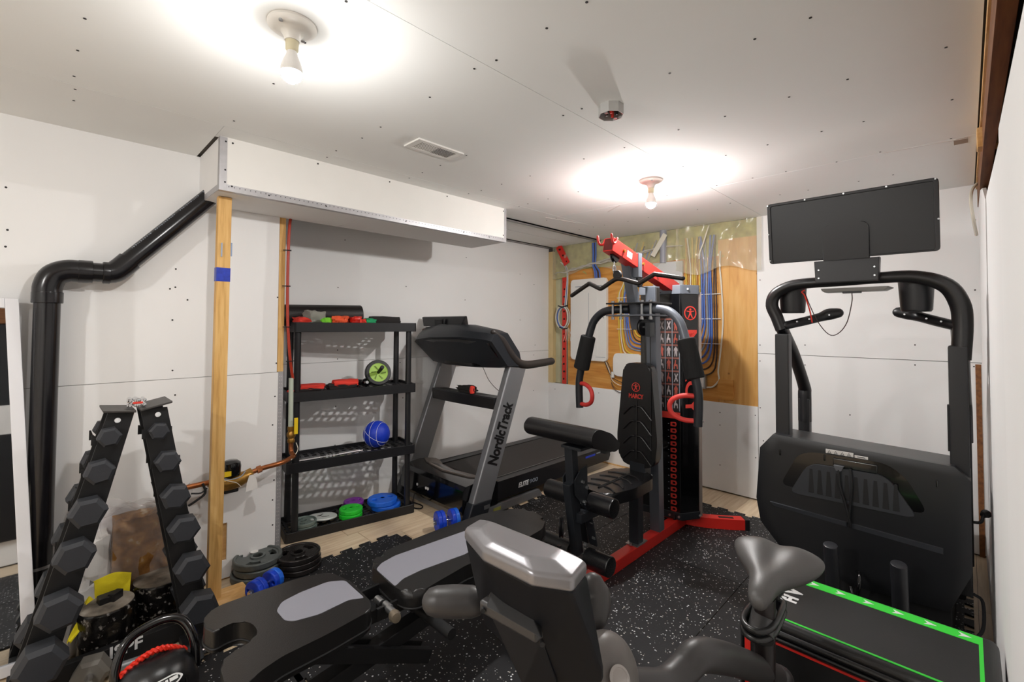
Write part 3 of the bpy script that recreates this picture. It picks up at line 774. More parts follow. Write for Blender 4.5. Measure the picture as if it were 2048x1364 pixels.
# ------------------------------------------------------------------ electrical bay
BX = XB + .004
t = thing('wiring_cabinet', 'tall white wiring cabinet door on the plywood, left of the machine', 'cabinet', (BX - .02, 2.92, 1.05))
part('cover', B().prism([(BX, y, z) for y, z in rpoly([(2.684, 1.06), (3.152, 1.06), (3.152, 1.945), (2.684, 1.945)], .035)], (-.035, 0, 0), bev=.008), 'white', t)
b = B(); b.box((BX - .039, 2.80, 1.12), (BX - .034, 3.03, 1.80), .002); part('door', b, 'white', t)
b = B(); b.box((BX - .0405, 2.905, 1.13), (BX - .0385, 2.908, 1.79)); b.box((BX - .0365, 2.74, 1.86), (BX - .0335, 3.09, 1.868)); b.box((BX - .0365, 2.70, 1.10), (BX - .0335, 2.82, 1.104)); b.cyl((BX - .034, 2.72, 1.52), (BX - .038, 2.72, 1.52), .006, n=10)
part('door_detail', b, 'cg', t)
t = thing('router_box', 'small square white router box with a dark dot on plywood', 'router', (BX, 2.45, .92))
part('shell', B().prism([(BX, y, z) for y, z in rpoly([(2.285, .92), (2.605, .92), (2.605, 1.155), (2.285, 1.155)], .05)], (-.035, 0, 0), bev=.01), 'white', t)
part('port', B().cyl((BX - .034, 2.44, 1.03), (BX - .0365, 2.44, 1.03), .007, n=10), 'dark', t)
t = thing('electrical_panel', 'white breaker panel largely hidden behind the machine tower', 'electrical panel', (BX, 2.02, .95))
part('panel_box', B().box((BX - .03, 1.865, .93), (BX, 2.16, 2.045), .004), mat('panel_grey', 'c4c4c2', .45), t)
part('panel_door', B().box((BX - .034, 1.90, 1.0), (BX - .03, 2.125, 1.85), .002), 'white', t)
t = thing('conduit', 'grey plastic conduit rising from the panel to the ceiling', 'conduit', (BX, 2.055, 2.04))
part('pipe', B().cyl((BX - .02, 2.056, 2.04), (BX - .02, 2.056, H), .033, n=20), mat('conduit_grey', '8f9098', .45), t)
b = B(); b.bar((BX - .05, 2.02, 2.31), (BX - .055, 2.15, 2.11), .05, .01, up=(1, 0, 0), bev=.004)
solo('white_strip', b, mat('strip_white', 'cfcabb', .5), 'slanting pale plastic strip beside the grey conduit', 'strip')

def cables(lst, root, x):
    for k, (m_, r_, pts) in enumerate(lst):
        b = B(); b.tube([(x - .004 - .004 * (k % 3), y, z) for y, z in pts], r_, 7, k=6); part('cable', b, m_, root)
t = thing('cable_bundle', 'yellow, blue and grey cables curving down left of the machine tower', 'cables', (BX, 2.3, 1.05))
ls = []
for k in range(12):
    q = k / 11
    m_ = ['cy', 'cw', 'cy', 'cg', 'cb', 'cb', 'ck', 'cy', 'cor', 'cb', 'cy', 'cg'][k]
    y0 = 2.56 - .24 * q; zb = 1.07 + .36 * q + .01 * (k % 2)
    top = 2.05 + .04 * (k % 4)
    ls.append((m_, .0075 if m_ in ('cy', 'cb', 'cg') else .006, [(y0 - .16 + .03 * math.sin(k), top + .1), (y0 - .05, top - .2), (y0 + .01 * math.sin(k * 2), 1.75), (y0 - .005, 1.52 + .06 * q), (y0 - .02, zb + .16), (y0 - .09 + .03 * q, zb + .03), (2.15, zb)]))
cables(ls, t, BX)
ties = B()
for z in (1.72, 1.55, 1.40): ties.box((BX - .018, 2.3, z), (BX - .012, 2.57, z + .006))
part('cable_staple', ties, 'tag', t)
t = thing('cable_bundle', 'yellow, blue and white cables curving in right of the machine tower', 'cables', (BX, 1.65, .95))
ls = []
for k in range(14):
    q = k / 13
    m_ = ['cy', 'cor', 'cw', 'cy', 'cy', 'cor', 'cy', 'cb', 'cb', 'cg', 'cb', 'cb', 'ck', 'ck'][k]
    y0 = 1.84 - .27 * q; zb = 1.50 - .52 * q ** 1.3
    ls.append((m_, .0085 if m_ in ('cb', 'cg', 'cy') else .0065, [(y0 + .03 * math.sin(k), 2.25), (y0 + .004 * math.sin(k * 3), 1.98), (y0, 1.75), (y0 - .004, 1.52), (y0, zb + .18), (y0 + .05, zb + .04), (max(y0 + .15, 1.80), zb)]))
cables(ls, t, BX)
b = B(); b.tube([(BX - .01, y, z) for y, z in ((1.53, 2.1), (1.535, 1.95), (1.525, 1.82), (1.512, 1.5), (1.53, 1.25), (1.555, 1.05), (1.55, .97), (1.60, .905), (1.655, .893))], .007, 8, k=6); part('cable', b, 'cw', t, label='white cable down to the outlet')
ties = B()
for z in (1.72, 1.50, 1.28): ties.box((BX - .018, 1.53, z), (BX - .012, 1.76, z + .006))
part('cable_staple', ties, 'tag', t)
t = thing('wall_outlet', 'metal boxed wall outlet low on the plywood by the white cable', 'outlet', (BX, 1.69, .89))
part('outlet_box', B().box((BX - .045, 1.655, .882), (BX, 1.73, 1.0), .003), 'zinc', t)
part('outlet_face', B().box((BX - .049, 1.668, .895), (BX - .045, 1.718, .988), .002), 'white', t)
b = B()
for z in (.915, .955): b.box((BX - .0505, 1.684, z), (BX - .0485, 1.687, z + .014)); b.box((BX - .0505, 1.698, z), (BX - .0485, 1.701, z + .014))
part('slots', b, 'dark', t)
t = thing('cable_coil', 'coiled white and blue cable hanging on red tape', 'cable', (BX - .02, 3.26, 1.40))
for k, (m_, r_) in enumerate((('cw', .085), ('cw', .075), ('cb', .08), ('cw', .09))):
    b = B(); b.tube([(BX - .014 - .008 * k, 3.26 + r_ * math.cos(a) * .95 + .006 * k, 1.53 + r_ * 1.45 * math.sin(a)) for a in [2 * PI * j / 28 for j in range(28)]], .0065, 7, closed=True); part('loop', b, m_, t)
for k, m_ in enumerate(('cw', 'cb', 'cw')):
    b = B(); b.tube([(BX - .02 - .004 * k, 3.25 - .012 * k, 1.62), (BX - .02, 3.235 - .012 * k, 1.80), (BX - .02, 3.215 - .006 * k, 1.98), (BX - .02, 3.24 - .01 * k, 2.1), (BX - .03, 3.3, 2.16)], .006, 7, k=5); part('cable', b, m_, t)
b = B()
for k in range(5): b.tube([(BX - .02, 3.24 - .012 * k, 1.41), (BX - .03, 3.23 - .02 * k, 1.33), (BX - .02, 3.27 - .035 * k, 1.26)], .0025, 5, k=3)
part('loose_ends', b, 'cw', t)
b = B(); b.tube([(BX - .035, 3.2, 1.66), (BX - .045, 3.27, 1.645), (BX - .035, 3.33, 1.66)], .008, 7); b.tube([(BX - .035, 3.2, 1.405), (BX - .045, 3.26, 1.40), (BX - .035, 3.33, 1.42)], .006, 7); part('tie', b, 'blackm', t)
t = thing('cable_bundle', 'dark blue cables dropping from the ceiling above the white cabinet', 'cables', (BX - .03, 2.83, 1.95))
for k in range(4):
    b = B(); b.tube([(BX - .03, 2.86 - .012 * k, 2.33), (BX - .03, 2.855 - .012 * k, 2.2), (BX - .04, 2.85 - .01 * k, 2.09), (BX - .04, 2.83 - .02 * k, 2.02), (BX - .04, 2.82 - .02 * k, 1.945)], .008, 7, k=5); part('cable', b, 'cb' if k != 2 else 'ck', t)
t = thing('loose_wire', 'thin tangled wires hanging below the white cabinet', 'wire', (BX, 2.5, .8))
for k in range(4):
    b = B(); b.tube([(BX - .012, 2.72 - .01 * k, 1.06), (BX - .015, 2.68 - .015 * k, .98 - .01 * k), (BX - .02, 2.62, .90 - .03 * k), (BX - .015, 2.52, .86 - .035 * k), (BX - .012, 2.45 - .02 * k, .86), (BX - .012, 2.42, .92)], .0035, 6, k=5); part('wire', b, ('ck', 'cw', 'cor', 'ck')[k], t)
b = B(); b.box((BX - .03, 2.60, .90), (BX - .015, 2.63, .96), .003); part('plug', b, 'white', t)
b = B(); b.tube(sm([(XB - .02, 1.62, 2.34), (XB - .06, 1.63, 2.26), (XB - .05, 1.66, 2.18), (XB - .055, 1.69, 2.10), (XB - .05, 1.70, 2.04)], 6), .006, 7)
solo('ceiling_cable', b, 'cw', 'white cable dropping from the ceiling over the plastic sheet', 'cable')
b = B(); b.tube(sm([(3.9, -.058, 2.30), (3.8, -.035, 2.24), (3.72, -.03, 2.15), (3.75, -.04, 2.05), (3.95, -.052, 2.0)], 6), .008, 7)
solo('wall_cable', b, 'cw', 'white cable looping by the ceiling framing at top right', 'cable')

# ------------------------------------------------------------------ plastic shelf
SX, SY, SA = 1.128, 3.178, R(-9.6)
TS = M.Translation((SX, SY, 0)) @ M.Rotation(SA, 4, 'Z')
SW, SD = .905, .318
t = thing('shelf_unit', 'black plastic four-tier shelf with slatted shelves in the wall recess', 'shelf', (SX, SY, 0))
tops = (.066, .518, .985, 1.450)
for i, z in enumerate(tops):
    x0 = .0 if i < 3 else .035
    b = B(TS); h_ = .066 if i != 0 else .064; th = .012
    o = rpoly([(x0, 0), (SW, 0), (SW, SD), (x0, SD)], .02, 4); n_ = rpoly([(x0 + th, th), (SW - th, th), (SW - th, SD - th), (x0 + th, SD - th)], .014, 4)
    b.mesh_in(curve_mesh([o, n_], h_, .0015, 1), M.Translation((0, 0, z - h_)))
    sh = part('shelf_board', b, 'black', t)
    b = B(TS); zz = z - .018
    for k in range(6):
        y = th + (SD - 2 * th) * (k + .5) / 6; b.box((x0 + th, y - .008, zz - .005), (SW - th, y + .008, zz))
    for k in range(17):
        x = x0 + th + (SW - x0 - 2 * th) * (k + .5) / 17; b.box((x - .010, th, zz - .0048), (x + .010, SD - th, zz - .0002))
    part('lattice', b, 'black', sh, kind='stuff')
for (x, y) in ((.062, .034), (SW - .052, .034), (.062, SD - .034), (SW - .052, SD - .034)):
    b = B(TS); zs = [0.0] + [q for q in tops]
    for i in range(3): b.cyl((x, y, tops[i] - .03), (x, y, tops[i + 1] - .055), .0225, .0205, n=16)
    part('leg', b, 'black', t)
DK = [z - .018 for z in tops]
def sh(x, y, k): return TS @ V((x, y, DK[k]))

# things on the shelf
def blob(c, size, seed, rz=0, n=5, amp=.25):
    """crumpled soft lump resting on c: a subdivided, noise-pushed cushion, flat underneath"""
    t_ = bmesh.new(); bmesh.ops.create_cube(t_, size=1); bmesh.ops.subdivide_edges(t_, edges=t_.edges[:], cuts=n, use_grid_fill=True)
    X = M.Translation(V(c)) @ M.Rotation(rz, 4, 'Z')
    for v in t_.verts:
        p = v.co.copy(); q = p.normalized() * .5
        p = p.lerp(q, .35)
        d_ = noise.noise(p * 3.2 + V((seed, seed * 2, 0))) * amp + noise.noise(p * 7 + V((seed, 0, 9))) * amp * .45
        p = p * (1 + d_)
        v.co = V((p.x * size[0], p.y * size[1], max(0.001, (p.z + .5) * size[2])))
    b = B(); b.absorb(t_, X); return b
a = TS @ V((-.02, .235, DK[3] + .066)); c = TS @ V((.545, .235, DK[3] + .076))
b = B(); b.cyl(a, c, .076, n=40, bev=.006)
solo('foam_roller', b, mat('foam_roller', '1f1b1a', .45, bump=.3, bscale=160), 'black foam roller lying along the top of the shelf', 'foam roller', angle=50)
for nm, x, y, sz_, m_, lab, cat in (
    ('resistance_band', .10, .10, (.10, .09, .055), 'fabred', 'bright red fabric band, leftmost on the top shelf', 'band'),
    ('resistance_band', .185, .13, (.15, .09, .098), 'fabgr', 'pale grey folded fabric band in front of the foam roller', 'band'),
    ('resistance_band', .255, .055, (.10, .04, .052), 'limeb', 'lime green band tucked under the grey band', 'band'),
    ('resistance_band', .355, .09, (.16, .09, .066), 'fabor', 'orange red fabric band in the middle of the top shelf', 'band'),
    ('resistance_band', .47, .11, (.10, .08, .062), 'tapered', 'deep red fabric band right of the orange one', 'band'),
    ('resistance_band', .495, .052, (.09, .045, .045), 'fabred', 'small red band at the shelf front edge', 'band'),
    ('resistance_band', .555, .075, (.10, .08, .050), 'fabgn', 'emerald green band beside the black pouch', 'band')):
    solo(nm, blob(sh(x, y, 3), sz_, x * 13, SA + x * 3, 5, .35), m_, lab, cat, 'fabric bands on the top shelf')
b = blob(sh(.685, .11, 3), (.245, .10, .068), 2.2, SA - .04, 6, .10)
solo('exercise_mat_pouch', b, 'fabbk', 'black folded pouch at the right of the top shelf', 'pouch')
def glove(x, y, sz_, rz, seed, lab):
    c = sh(x, y, 2); t = thing('lifting_pad', lab, 'pad', c, 'red and black pads on the second shelf')
    b = blob(c + V((-.01, .012, 0)), (sz_[0], sz_[1] * 1.1, sz_[2] * .72), seed, rz, 6, .16); part('pad_base', b, 'fabbk', t)
    b = blob(c + V((.012, -.006, sz_[2] * .42)), (sz_[0] * .92, sz_[1] * .9, sz_[2] * .62), seed + 4, rz, 6, .18); part('pad_cover', b, 'fabred', t)
    return t
glove(.155, .085, (.18, .12, .055), SA - .15, 1.1, 'red and black padded wrap beside the left front leg')
glove(.385, .10, (.20, .11, .07), SA - .1, 3.1, 'red and black padded wrap in the middle of the shelf')
solo('cloth_scrap', blob(sh(.045, .05, 2), (.07, .05, .03), 8.1, 0, 4, .4), 'fabred', 'small red cloth scrap at the left end of the second shelf', 'cloth')
for x, y, lab in ((.475, .13, 'black rounded grip end beside the red wrap'), (.555, .125, 'black rounded grip end next to the exercise wheel')):
    c = sh(x, y, 2); t = thing('grip_handle', lab, 'handle', c, 'black round grips')
    part('knob', B().ball(c + V((0, 0, .034)), .034, 20), 'blackg', t); part('grip', B().cyl(c + V((0, 0.01, .034)), c + V((-.05, .12, .034)), .022, n=16, bev=.004), 'blackm', t)
    part('label', B().cyl(c + V((-.005, -.028, .04)), c + V((-.006, -.0345, .0415)), .011, n=12), 'zinc', t)
c = sh(.66, .16, 2) + V((0, 0, .099)); ax_ = V((-.22, -.93, .28)).normalized()
t = thing('ab_roller', 'lime green ab roller with black tyre leaning on the second shelf', 'wheel', sh(.66, .16, 2))
part('tyre', B().lathe([(.072, -.022), (.094, -.022), (.099, -.012), (.099, .012), (.094, .022), (.072, .022)], c, ax_, 40), 'black', t)
part('disc', B().lathe([(0, -.016), (.074, -.016), (.078, .0), (.082, .018), (.055, .017), (.02, .014), (0, .014)], c, ax_, 40), 'limew', t)
b = B(); X = frame(c + ax_ * .0175, ax_.orthogonal(), ax_.cross(ax_.orthogonal()))
for k in range(6):
    a0 = k * PI / 3; b.add([X @ V((.02 * math.cos(a0), .02 * math.sin(a0), 0)), X @ V((.06 * math.cos(a0 + .3), .06 * math.sin(a0 + .3), .001)), X @ V((.055 * math.cos(a0 + .08), .055 * math.sin(a0 + .08), .003)), X @ V((.022 * math.cos(a0 - .2), .022 * math.sin(a0 - .2), .003))], [(0, 1, 2, 3)])
part('spokes', b, mat('wheel_shade', '6f8c34', .5), t)
part('handle', B().cyl(c + ax_ * .0, c + ax_ * .12 + V((0, 0, .02)), .012, .015, n=16, bev=.003), 'blackm', t)
c = sh(.655, .16, 1); t = thing('small_ball', 'small blue ball with white seams on the third shelf', 'ball', c)
cc = c + V((0, 0, .100)); part('ball', B().ball(cc, .100, 36), 'ballblue', t)
b = B()
for X in (M.Rotation(.5, 4, 'X') @ M.Rotation(.3, 4, 'Y'), M.Rotation(1.5, 4, 'X') @ M.Rotation(.5, 4, 'Y')):
    b.tube([cc + (X @ V((.0998 * math.cos(a_), .0998 * math.sin(a_), 0))) for a_ in [2 * PI * k / 40 for k in range(40)]], .0014, 6, closed=True)
for sg in (-1, 1): b.tube([cc + (M.Rotation(1.5, 4, 'X') @ M.Rotation(.5, 4, 'Y')) @ V((.086 * math.cos(a_), .086 * math.sin(a_), sg * .051)) for a_ in [2 * PI * k / 36 for k in range(36)]], .0014, 6, closed=True)
part('seam', b, 'letter', t)
t = thing('dumbbell_bar', 'chrome short dumbbell bar lying on the third shelf', 'bar', sh(.30, .06, 1))
a, c = sh(.055, .05, 1) + V((0, 0, .0155)), sh(.52, .072, 1) + V((0, 0, .0155)); d = (c - a).normalized()
part('rod', B().cyl(a, c, .0085, n=14), 'chrome', t)
L = (c - a).length
part('sleeve', B().cyl(a + d * .03, a + d * (L * .36), .0145, n=16, bev=.003), 'chrome', t)
part('sleeve', B().cyl(a + d * (L * .63), c - d * .02, .0145, n=16, bev=.003), 'chrome', t)
for q in (.44, .49, .54): part('collar', B().cyl(a + d * (L * q), a + d * (L * q + .015), .0155, n=6), 'zinc', t)

# ------------------------------------------------------------------ weight plates (built flat at the origin, then placed)
def round_plate(name, R_, h, hub, slots, m_, lab, cat, group, loc, rot=0, tilt=(0, 0)):
    t = thing(name, lab, cat, (0, 0, 0), group)
    b = B(); b.mesh_in(curve_mesh([circ(R_, 48), circ(R_ * .86, 48)], h, h * .22, 3), M()); part('rim', b, m_, t)
    b = B(); hs = [arcslot(R_ * .50, R_ * .76, a - .42, a + .42) for a in slots]
    b.mesh_in(curve_mesh([circ(R_ * .87, 48), circ(hub, 24)] + [rpoly(q, R_ * .06, 3) for q in hs], h * .62, h * .05, 1), M.Translation((0, 0, h * .14))); part('web', b, m_, t)
    b = B(); b.mesh_in(curve_mesh([circ(hub * 1.55, 28), circ(hub, 24)], h * .95, h * .08, 2), M.Translation((0, 0, h * .025))); part('hub', b, m_, t)
    t.location = loc; t.rotation_euler = (tilt[0], tilt[1], rot); return t
def again(src, lab, loc, rot=0, tilt=(0, 0)):
    c = dup(src, label=lab); c.location = loc; c.rotation_euler = (tilt[0], tilt[1], rot); return c
S3 = (PI / 2, PI / 2 + 2.094, PI / 2 + 4.188)
x, y = .885, 2.905
gp = round_plate('weight_plate', .126, .036, .0255, S3, 'plateg', 'grey iron plate on top of the stack under the wall hole', 'weight plate', 'iron plates in two floor stacks', (x, y, .083), .5)
again(gp, 'grey iron plate in the middle of the left floor stack', (x + .006, y - .004, .044), 1.4)
again(gp, 'grey iron plate at the bottom of the left floor stack, on the floor', (x - .008, y + .004, .005), 2.2)
b = B(); b.cyl((0, 0, 0), (0, 0, .0012), .022, n=8); st = part('sticker', b, 'paper', gp, label='white sticker'); st.location = (.03, .055, .031)
x, y = 1.075, 2.815
kp = round_plate('weight_plate', .122, .03, .0255, S3, 'platek', 'shiny black iron plate on top of the stack by the shelf', 'weight plate', 'iron plates in two floor stacks', (x, y, .0746), .9)
again(kp, 'shiny black iron plate in the middle of the right floor stack', (x + .004, y, .0436), .2)
again(kp, 'shiny black iron plate at the bottom of the right floor stack', (x + .006, y - .004, .0126), 2.)
sp_ = sh(.135, .085, 0)
s_ = round_plate('weight_plate', .078, .026, .014, S3, 'plategreen', 'small sage grey plate, upper of two on the bottom shelf', 'weight plate', 'plates on the bottom shelf', sp_ + V((0, 0, .027)), .3)
again(s_, 'small sage grey plate, lower of two on the bottom shelf', sp_ + V((.004, 0, .0)), 1.3)
c = sh(.262, .135, 0); t = thing('weight_plate', 'white round disc leaning on the small sage plate', 'weight plate', c, 'plates on the bottom shelf')
X = M.Translation(c + V((0, 0, .022))) @ M.Rotation(R(-6), 4, 'X') @ M.Rotation(R(5), 4, 'Y')
b = B(X); b.lathe([(0, 0), (.097, 0), (.1, .006), (.097, .012), (0, .013)], (0, 0, 0), n=44); part('disc', b, 'ceramic', t)
b = B(X); b.tube([(-.03, .01, .0132), (-.01, .012, .0135), (.01, .03, .0135), (.02, .035, .0135)], .0025, 5, k=4); b.tube([(-.01, .012, .0132), (-.005, -.03, .0135), (.03, -.045, .0135)], .0014, 5, k=4); b.box((-.02, .0, .0125), (-.006, .02, .0142)); part('scuff', b, 'dark', t)
def vinyl_plate(R_, h, m_, lab, loc, rot=0):
    t = thing('weight_plate', lab, 'weight plate', (0, 0, 0), 'plates on the bottom shelf')
    o = rpoly([(R_ * math.cos(PI / 12 + k * PI / 6) , R_ * math.sin(PI / 12 + k * PI / 6)) for k in range(12)], R_ * .1, 2)
    b = B(); b.mesh_in(curve_mesh([o] + [circ(R_ * .17, 20, (s * R_ * .56, 0), R_ * .2) for s in (-1, 1)], h, h * .2, 3), M()); part('body', b, m_, t)
    b = B(); b.mesh_in(curve_mesh([circ(R_ * .26, 24), circ(R_ * .15, 20)], .004), M.Translation((0, 0, h * .97))); part('hub', b, m_, t)
    b = B(); b.box((-R_ * .18, R_ * .36, h - .001), (R_ * .18, R_ * .46, h + .0018), .001); part('raised_mark', b, m_, t)
    b = B(); b.cyl((0, 0, h * .96), (0, 0, h * 1.0), R_ * .13, n=16); part('bore', b, 'dark', t)
    t.location = loc; t.rotation_euler = (0, 0, rot); return t
c = sh(.452, .10, 0); g_ = vinyl_plate(.083, .030, 'lime', 'bright green plate, upper of two, on the bottom shelf', c + V((0, 0, .031)), SA)
again(g_, 'bright green plate, lower of two, on the bottom shelf', c + V((-.004, -.004, 0)), SA + .3)
c = sh(.705, .118, 0); u_ = vinyl_plate(.112, .036, 'blue', 'large blue plate, upper of two, at the right of the bottom shelf', c + V((-.01, .006, .037)), SA)
again(u_, 'large blue plate, lower of two, at the right of the bottom shelf', c + V((.012, -.006, 0)), SA + .4)
c = sh(.505, .235, 0); q_ = vinyl_plate(.075, .028, 'purple', 'purple plate, upper of two, behind the green plates', c + V((.008, 0, .029)), SA)
again(q_, 'purple plate, lower of two, behind the green plates', c + V((-.01, 0, 0)), SA + .3)

# blue plate-loaded dumbbells on the floor
def vdumb(c, ax_, lab, r_=.083):
    c = V(c); a_ = V(ax_).normalized(); t = thing('plate_dumbbell', lab, 'dumbbell', (c.x, c.y, c.z - r_), 'blue plate dumbbells on the floor')
    part('bar', B().cyl(c - a_ * .098, c + a_ * .098, .0125, n=14), 'chrome', t)
    for s in (-1, 1):
        for k, (o, m_) in enumerate(((.036, 'blued'), (.064, 'blued' if s < 0 else 'blue'))):
            x_ = a_.cross(V((0, 0, 1))).normalized(); X = frame(c + a_ * s * o, x_, V((0, 0, 1)))
            oc = rpoly([(r_ * math.cos(PI / 12 + j * PI / 6), r_ * math.sin(PI / 12 + j * PI / 6)) for j in range(12)], r_ * .1, 2)
            b = B(); b.mesh_in(curve_mesh([oc] + [circ(r_ * .16, 16, (e_ * r_ * .56, 0)) for e_ in (-1, 1)], .028, .006, 3), X @ M.Translation((0, 0, -.014))); part('plate', b, m_, t)
        part('collar', B().cyl(c + a_ * s * .079, c + a_ * s * .092, .018, n=6), 'zinc', t)
vdumb((.845, 2.65, .0665), (.88, .42, 0), 'deep blue dumbbell standing between the grey plates and bench', .055)
vdumb((2.00, 2.60, .075), (.9, -.3, 0), 'deep blue dumbbell on the floor in front of the silver treadmill', .073)

# ------------------------------------------------------------------ dumbbell rack with hex dumbbells
t = thing('dumbbell_rack', 'black A-frame dumbbell rack loaded with hex dumbbells, against the left wall', 'rack', (.27, 2.56, 0))
RY0, RY1 = 2.50, 2.62
LT, LB = (.188, .275), (-.075, .035)
RT, RB = (.292, .385), (.475, .575)
for y in (RY0, RY1):
    for (tp, bt) in ((LT, LB), (RT, RB)):
        b = B(); b.prism([(bt[0], y, .03), (bt[1], y, .03), (tp[1], y, 1.072), (tp[0], y, 1.072)], (0, .012, 0), bev=.002)
        part('side_plate', b, 'blackm', t)
for (a, c) in (((.172, 2.47, 1.078), (.276, 2.66, 1.066)), ((.290, 2.47, 1.068), (.398, 2.66, 1.092))):
    b = B(); b.prism([(a[0], a[1], a[2]), (c[0], a[1], c[2]), (c[0], a[1], c[2] + .008), (a[0], a[1], a[2] + .008)], (0, .19, 0), bev=.002); part('top_plate', b, mat('rack_top', '3a3634', .45), t)
for x, z in ((.219, 1.038), (.352, 1.044)):
    b = B(); b.cyl((x, RY0 - .006, z), (x, RY0, z), .0105, n=16, bev=.002); part('rivet', b, 'letter', t, label='round white rivet')
for x0, x1 in ((-.075, .05), (.455, .59)):
    part('foot', B().box((x0, 2.38, .001), (x1, 2.74, .032), .004), 'blackm', t)
part('cross_bar', B().box((.03, 2.545, .012), (.50, 2.582, .092), .004), 'blackm', t)
tp = (0.272,2.544,0.069)
text('ISPF', .066, (tp[0], 2.5442, tp[2]), (1, 0, 0), (0, 0, 1), 'letter', t, bold=.0016)
DL = [(.192, .981, .040), (.165, .85, .049), (.135, .703, .059), (.100, .548, .063), (.063, .36, .069), (.018, .190, .076)]
DR = [(.352, .979, .037), (.384, .846, .047), (.414, .690, .054), (.446, .543, .060), (.478, .365, .066), (.510, .180, .072)]
nm = ['topmost', 'second from the top', 'third from the top', 'fourth from the top', 'fifth from the top', 'lowest']
def hexhead(b, x, z, r, y0, y1, rot):
    rings = []
    for y, k in ((y0, .76), (y0 + (y1 - y0) * .15, 1.0), (y0 + (y1 - y0) * .85, 1.0), (y1, .76)):
        rings.append([(x + r * k * math.cos(rot + j * PI / 3), y, z + r * k * math.sin(rot + j * PI / 3)) for j in range(6)])
    return b.loft(rings)
for side, lst in (('left', DL), ('right', DR)):
    for k, (x, z, r) in enumerate(lst):
        rot = R((6 if side == 'left' else -8) + 4 * math.sin(k * 2.1))
        lab = '%s black hex dumbbell on the %s leg of the rack' % (nm[k], side)
        hl = r * 1.25
        y0 = RY0 - .012; y1 = RY1 + .028
        d = thing('hex_dumbbell', lab, 'dumbbell', (x, (y0 + y1) / 2, z), 'hex dumbbells on the rack')
        part('head', hexhead(B(), x, z, r, y0 - hl, y0, rot), 'rubber', d, angle=20)
        part('head', hexhead(B(), x, z, r, y1, y1 + hl, rot), 'rubber', d, angle=20)
        part('handle', B().lathe([(.0135, 0), (.0165, (y1 - y0) * .5), (.0135, y1 - y0)], (x, y0, z), (0, 1, 0), 16), 'chrome', d)
for (x, z, r), sgn in [(q, -1) for q in DL] + [(q, 1) for q in DR]:
    for y in (RY0 + .002, RY1 + .002):
        b = B(); b.prism([(x - .04, y, z - .013), (x - .026, y, z - .028), (x + .026, y, z - .028), (x + .04, y, z - .013), (x + .046, y, z + .006), (x + .052, y, z + .006), (x + .052, y, z - .034), (x - .052, y, z - .034), (x - .052, y, z + .006), (x - .046, y, z + .006)], (0, .008, 0)); part('cradle', b, 'blackm', t)
t = thing('hand_grips', 'small chrome hand weights lying on top of the dumbbell rack', 'weights', (.283, 2.53, 1.085))
for x, s in ((.268, 1), (.298, -1)):
    for z in (1.092, 1.112):
        b = B(); b.cyl((x - .012, 2.50, z), (x - .012 + .006 * s, 2.57, z), .0095, n=14, bev=.003); b.cyl((x + .008, 2.50, z), (x + .008, 2.57, z), .007, n=12, bev=.002); part('grip', b, 'chrome', t)
b = B(); b.box((.266, 2.496, 1.098), (.30, 2.506, 1.106), .002); part('clip', b, 'fabred', t)

# ------------------------------------------------------------------ leaning mirror
t = thing('leaning_mirror', 'tall white framed mirror leaning on the wall at the left edge', 'mirror', (-.32, 2.82, 0))
# frame corners: top-right, bottom-right; leans back
TR, BR = V((-.083, 2.948, 1.538)), V((.012, 2.80, .004)); wv = V((-.62, -.0, .03))
up = (TR - BR); nrm = wv.cross(up).normalized()
if nrm.y > 0: nrm = -nrm
fw = .042
du = up.normalized(); dw = wv.normalized()
def q4(a, b_, c, d, th, off=0.0, bev=.003):
    bb = B(); bb.prism([V(p) + nrm * off for p in (a, b_, c, d)], nrm * th, bev=bev); return bb
part('frame_side', q4(BR, TR, TR + dw * fw, BR + dw * fw, .030), 'frame', t)
part('frame_side', q4(BR + wv - dw * fw, TR + wv - dw * fw, TR + wv, BR + wv, .030), 'frame', t)
part('frame_rail', q4(TR + dw * fw - du * .042, TR + wv - dw * fw - du * .042, TR + wv - dw * fw, TR + dw * fw, .0295), 'frame', t)
part('frame_rail', q4(BR + dw * fw, BR + wv - dw * fw, BR + wv - dw * fw + du * .042, BR + dw * fw + du * .042, .0295), 'frame', t)
part('glass', q4(BR + dw * .03 + du * .03, BR + wv - dw * .03 + du * .03, TR + wv - dw * .03 - du * .03, TR + dw * .03 - du * .03, .004, .012, 0), 'mirror', t)

# made-up mat beside the camera, added to give that mirror a dark reflection
t = thing('added_mirror_mat', 'added black mat with a pale band on the right wall, made up to darken the mirror', 'mat', (-.45, YW + .02, .20))
part('mat_body', B().box((-.85, YW + .002, .20), (-.06, YW + .03, 2.0), .008), 'black', t)
part('mat_band', B().box((-.85, YW + .03, 1.06), (-.06, YW + .032, 1.30), .0008), 'paper', t, label='pale band')
part('hanger', B().cyl((-.9, YW + .016, 1.985), (-.01, YW + .016, 1.985), .012, n=14), 'zinc', t)

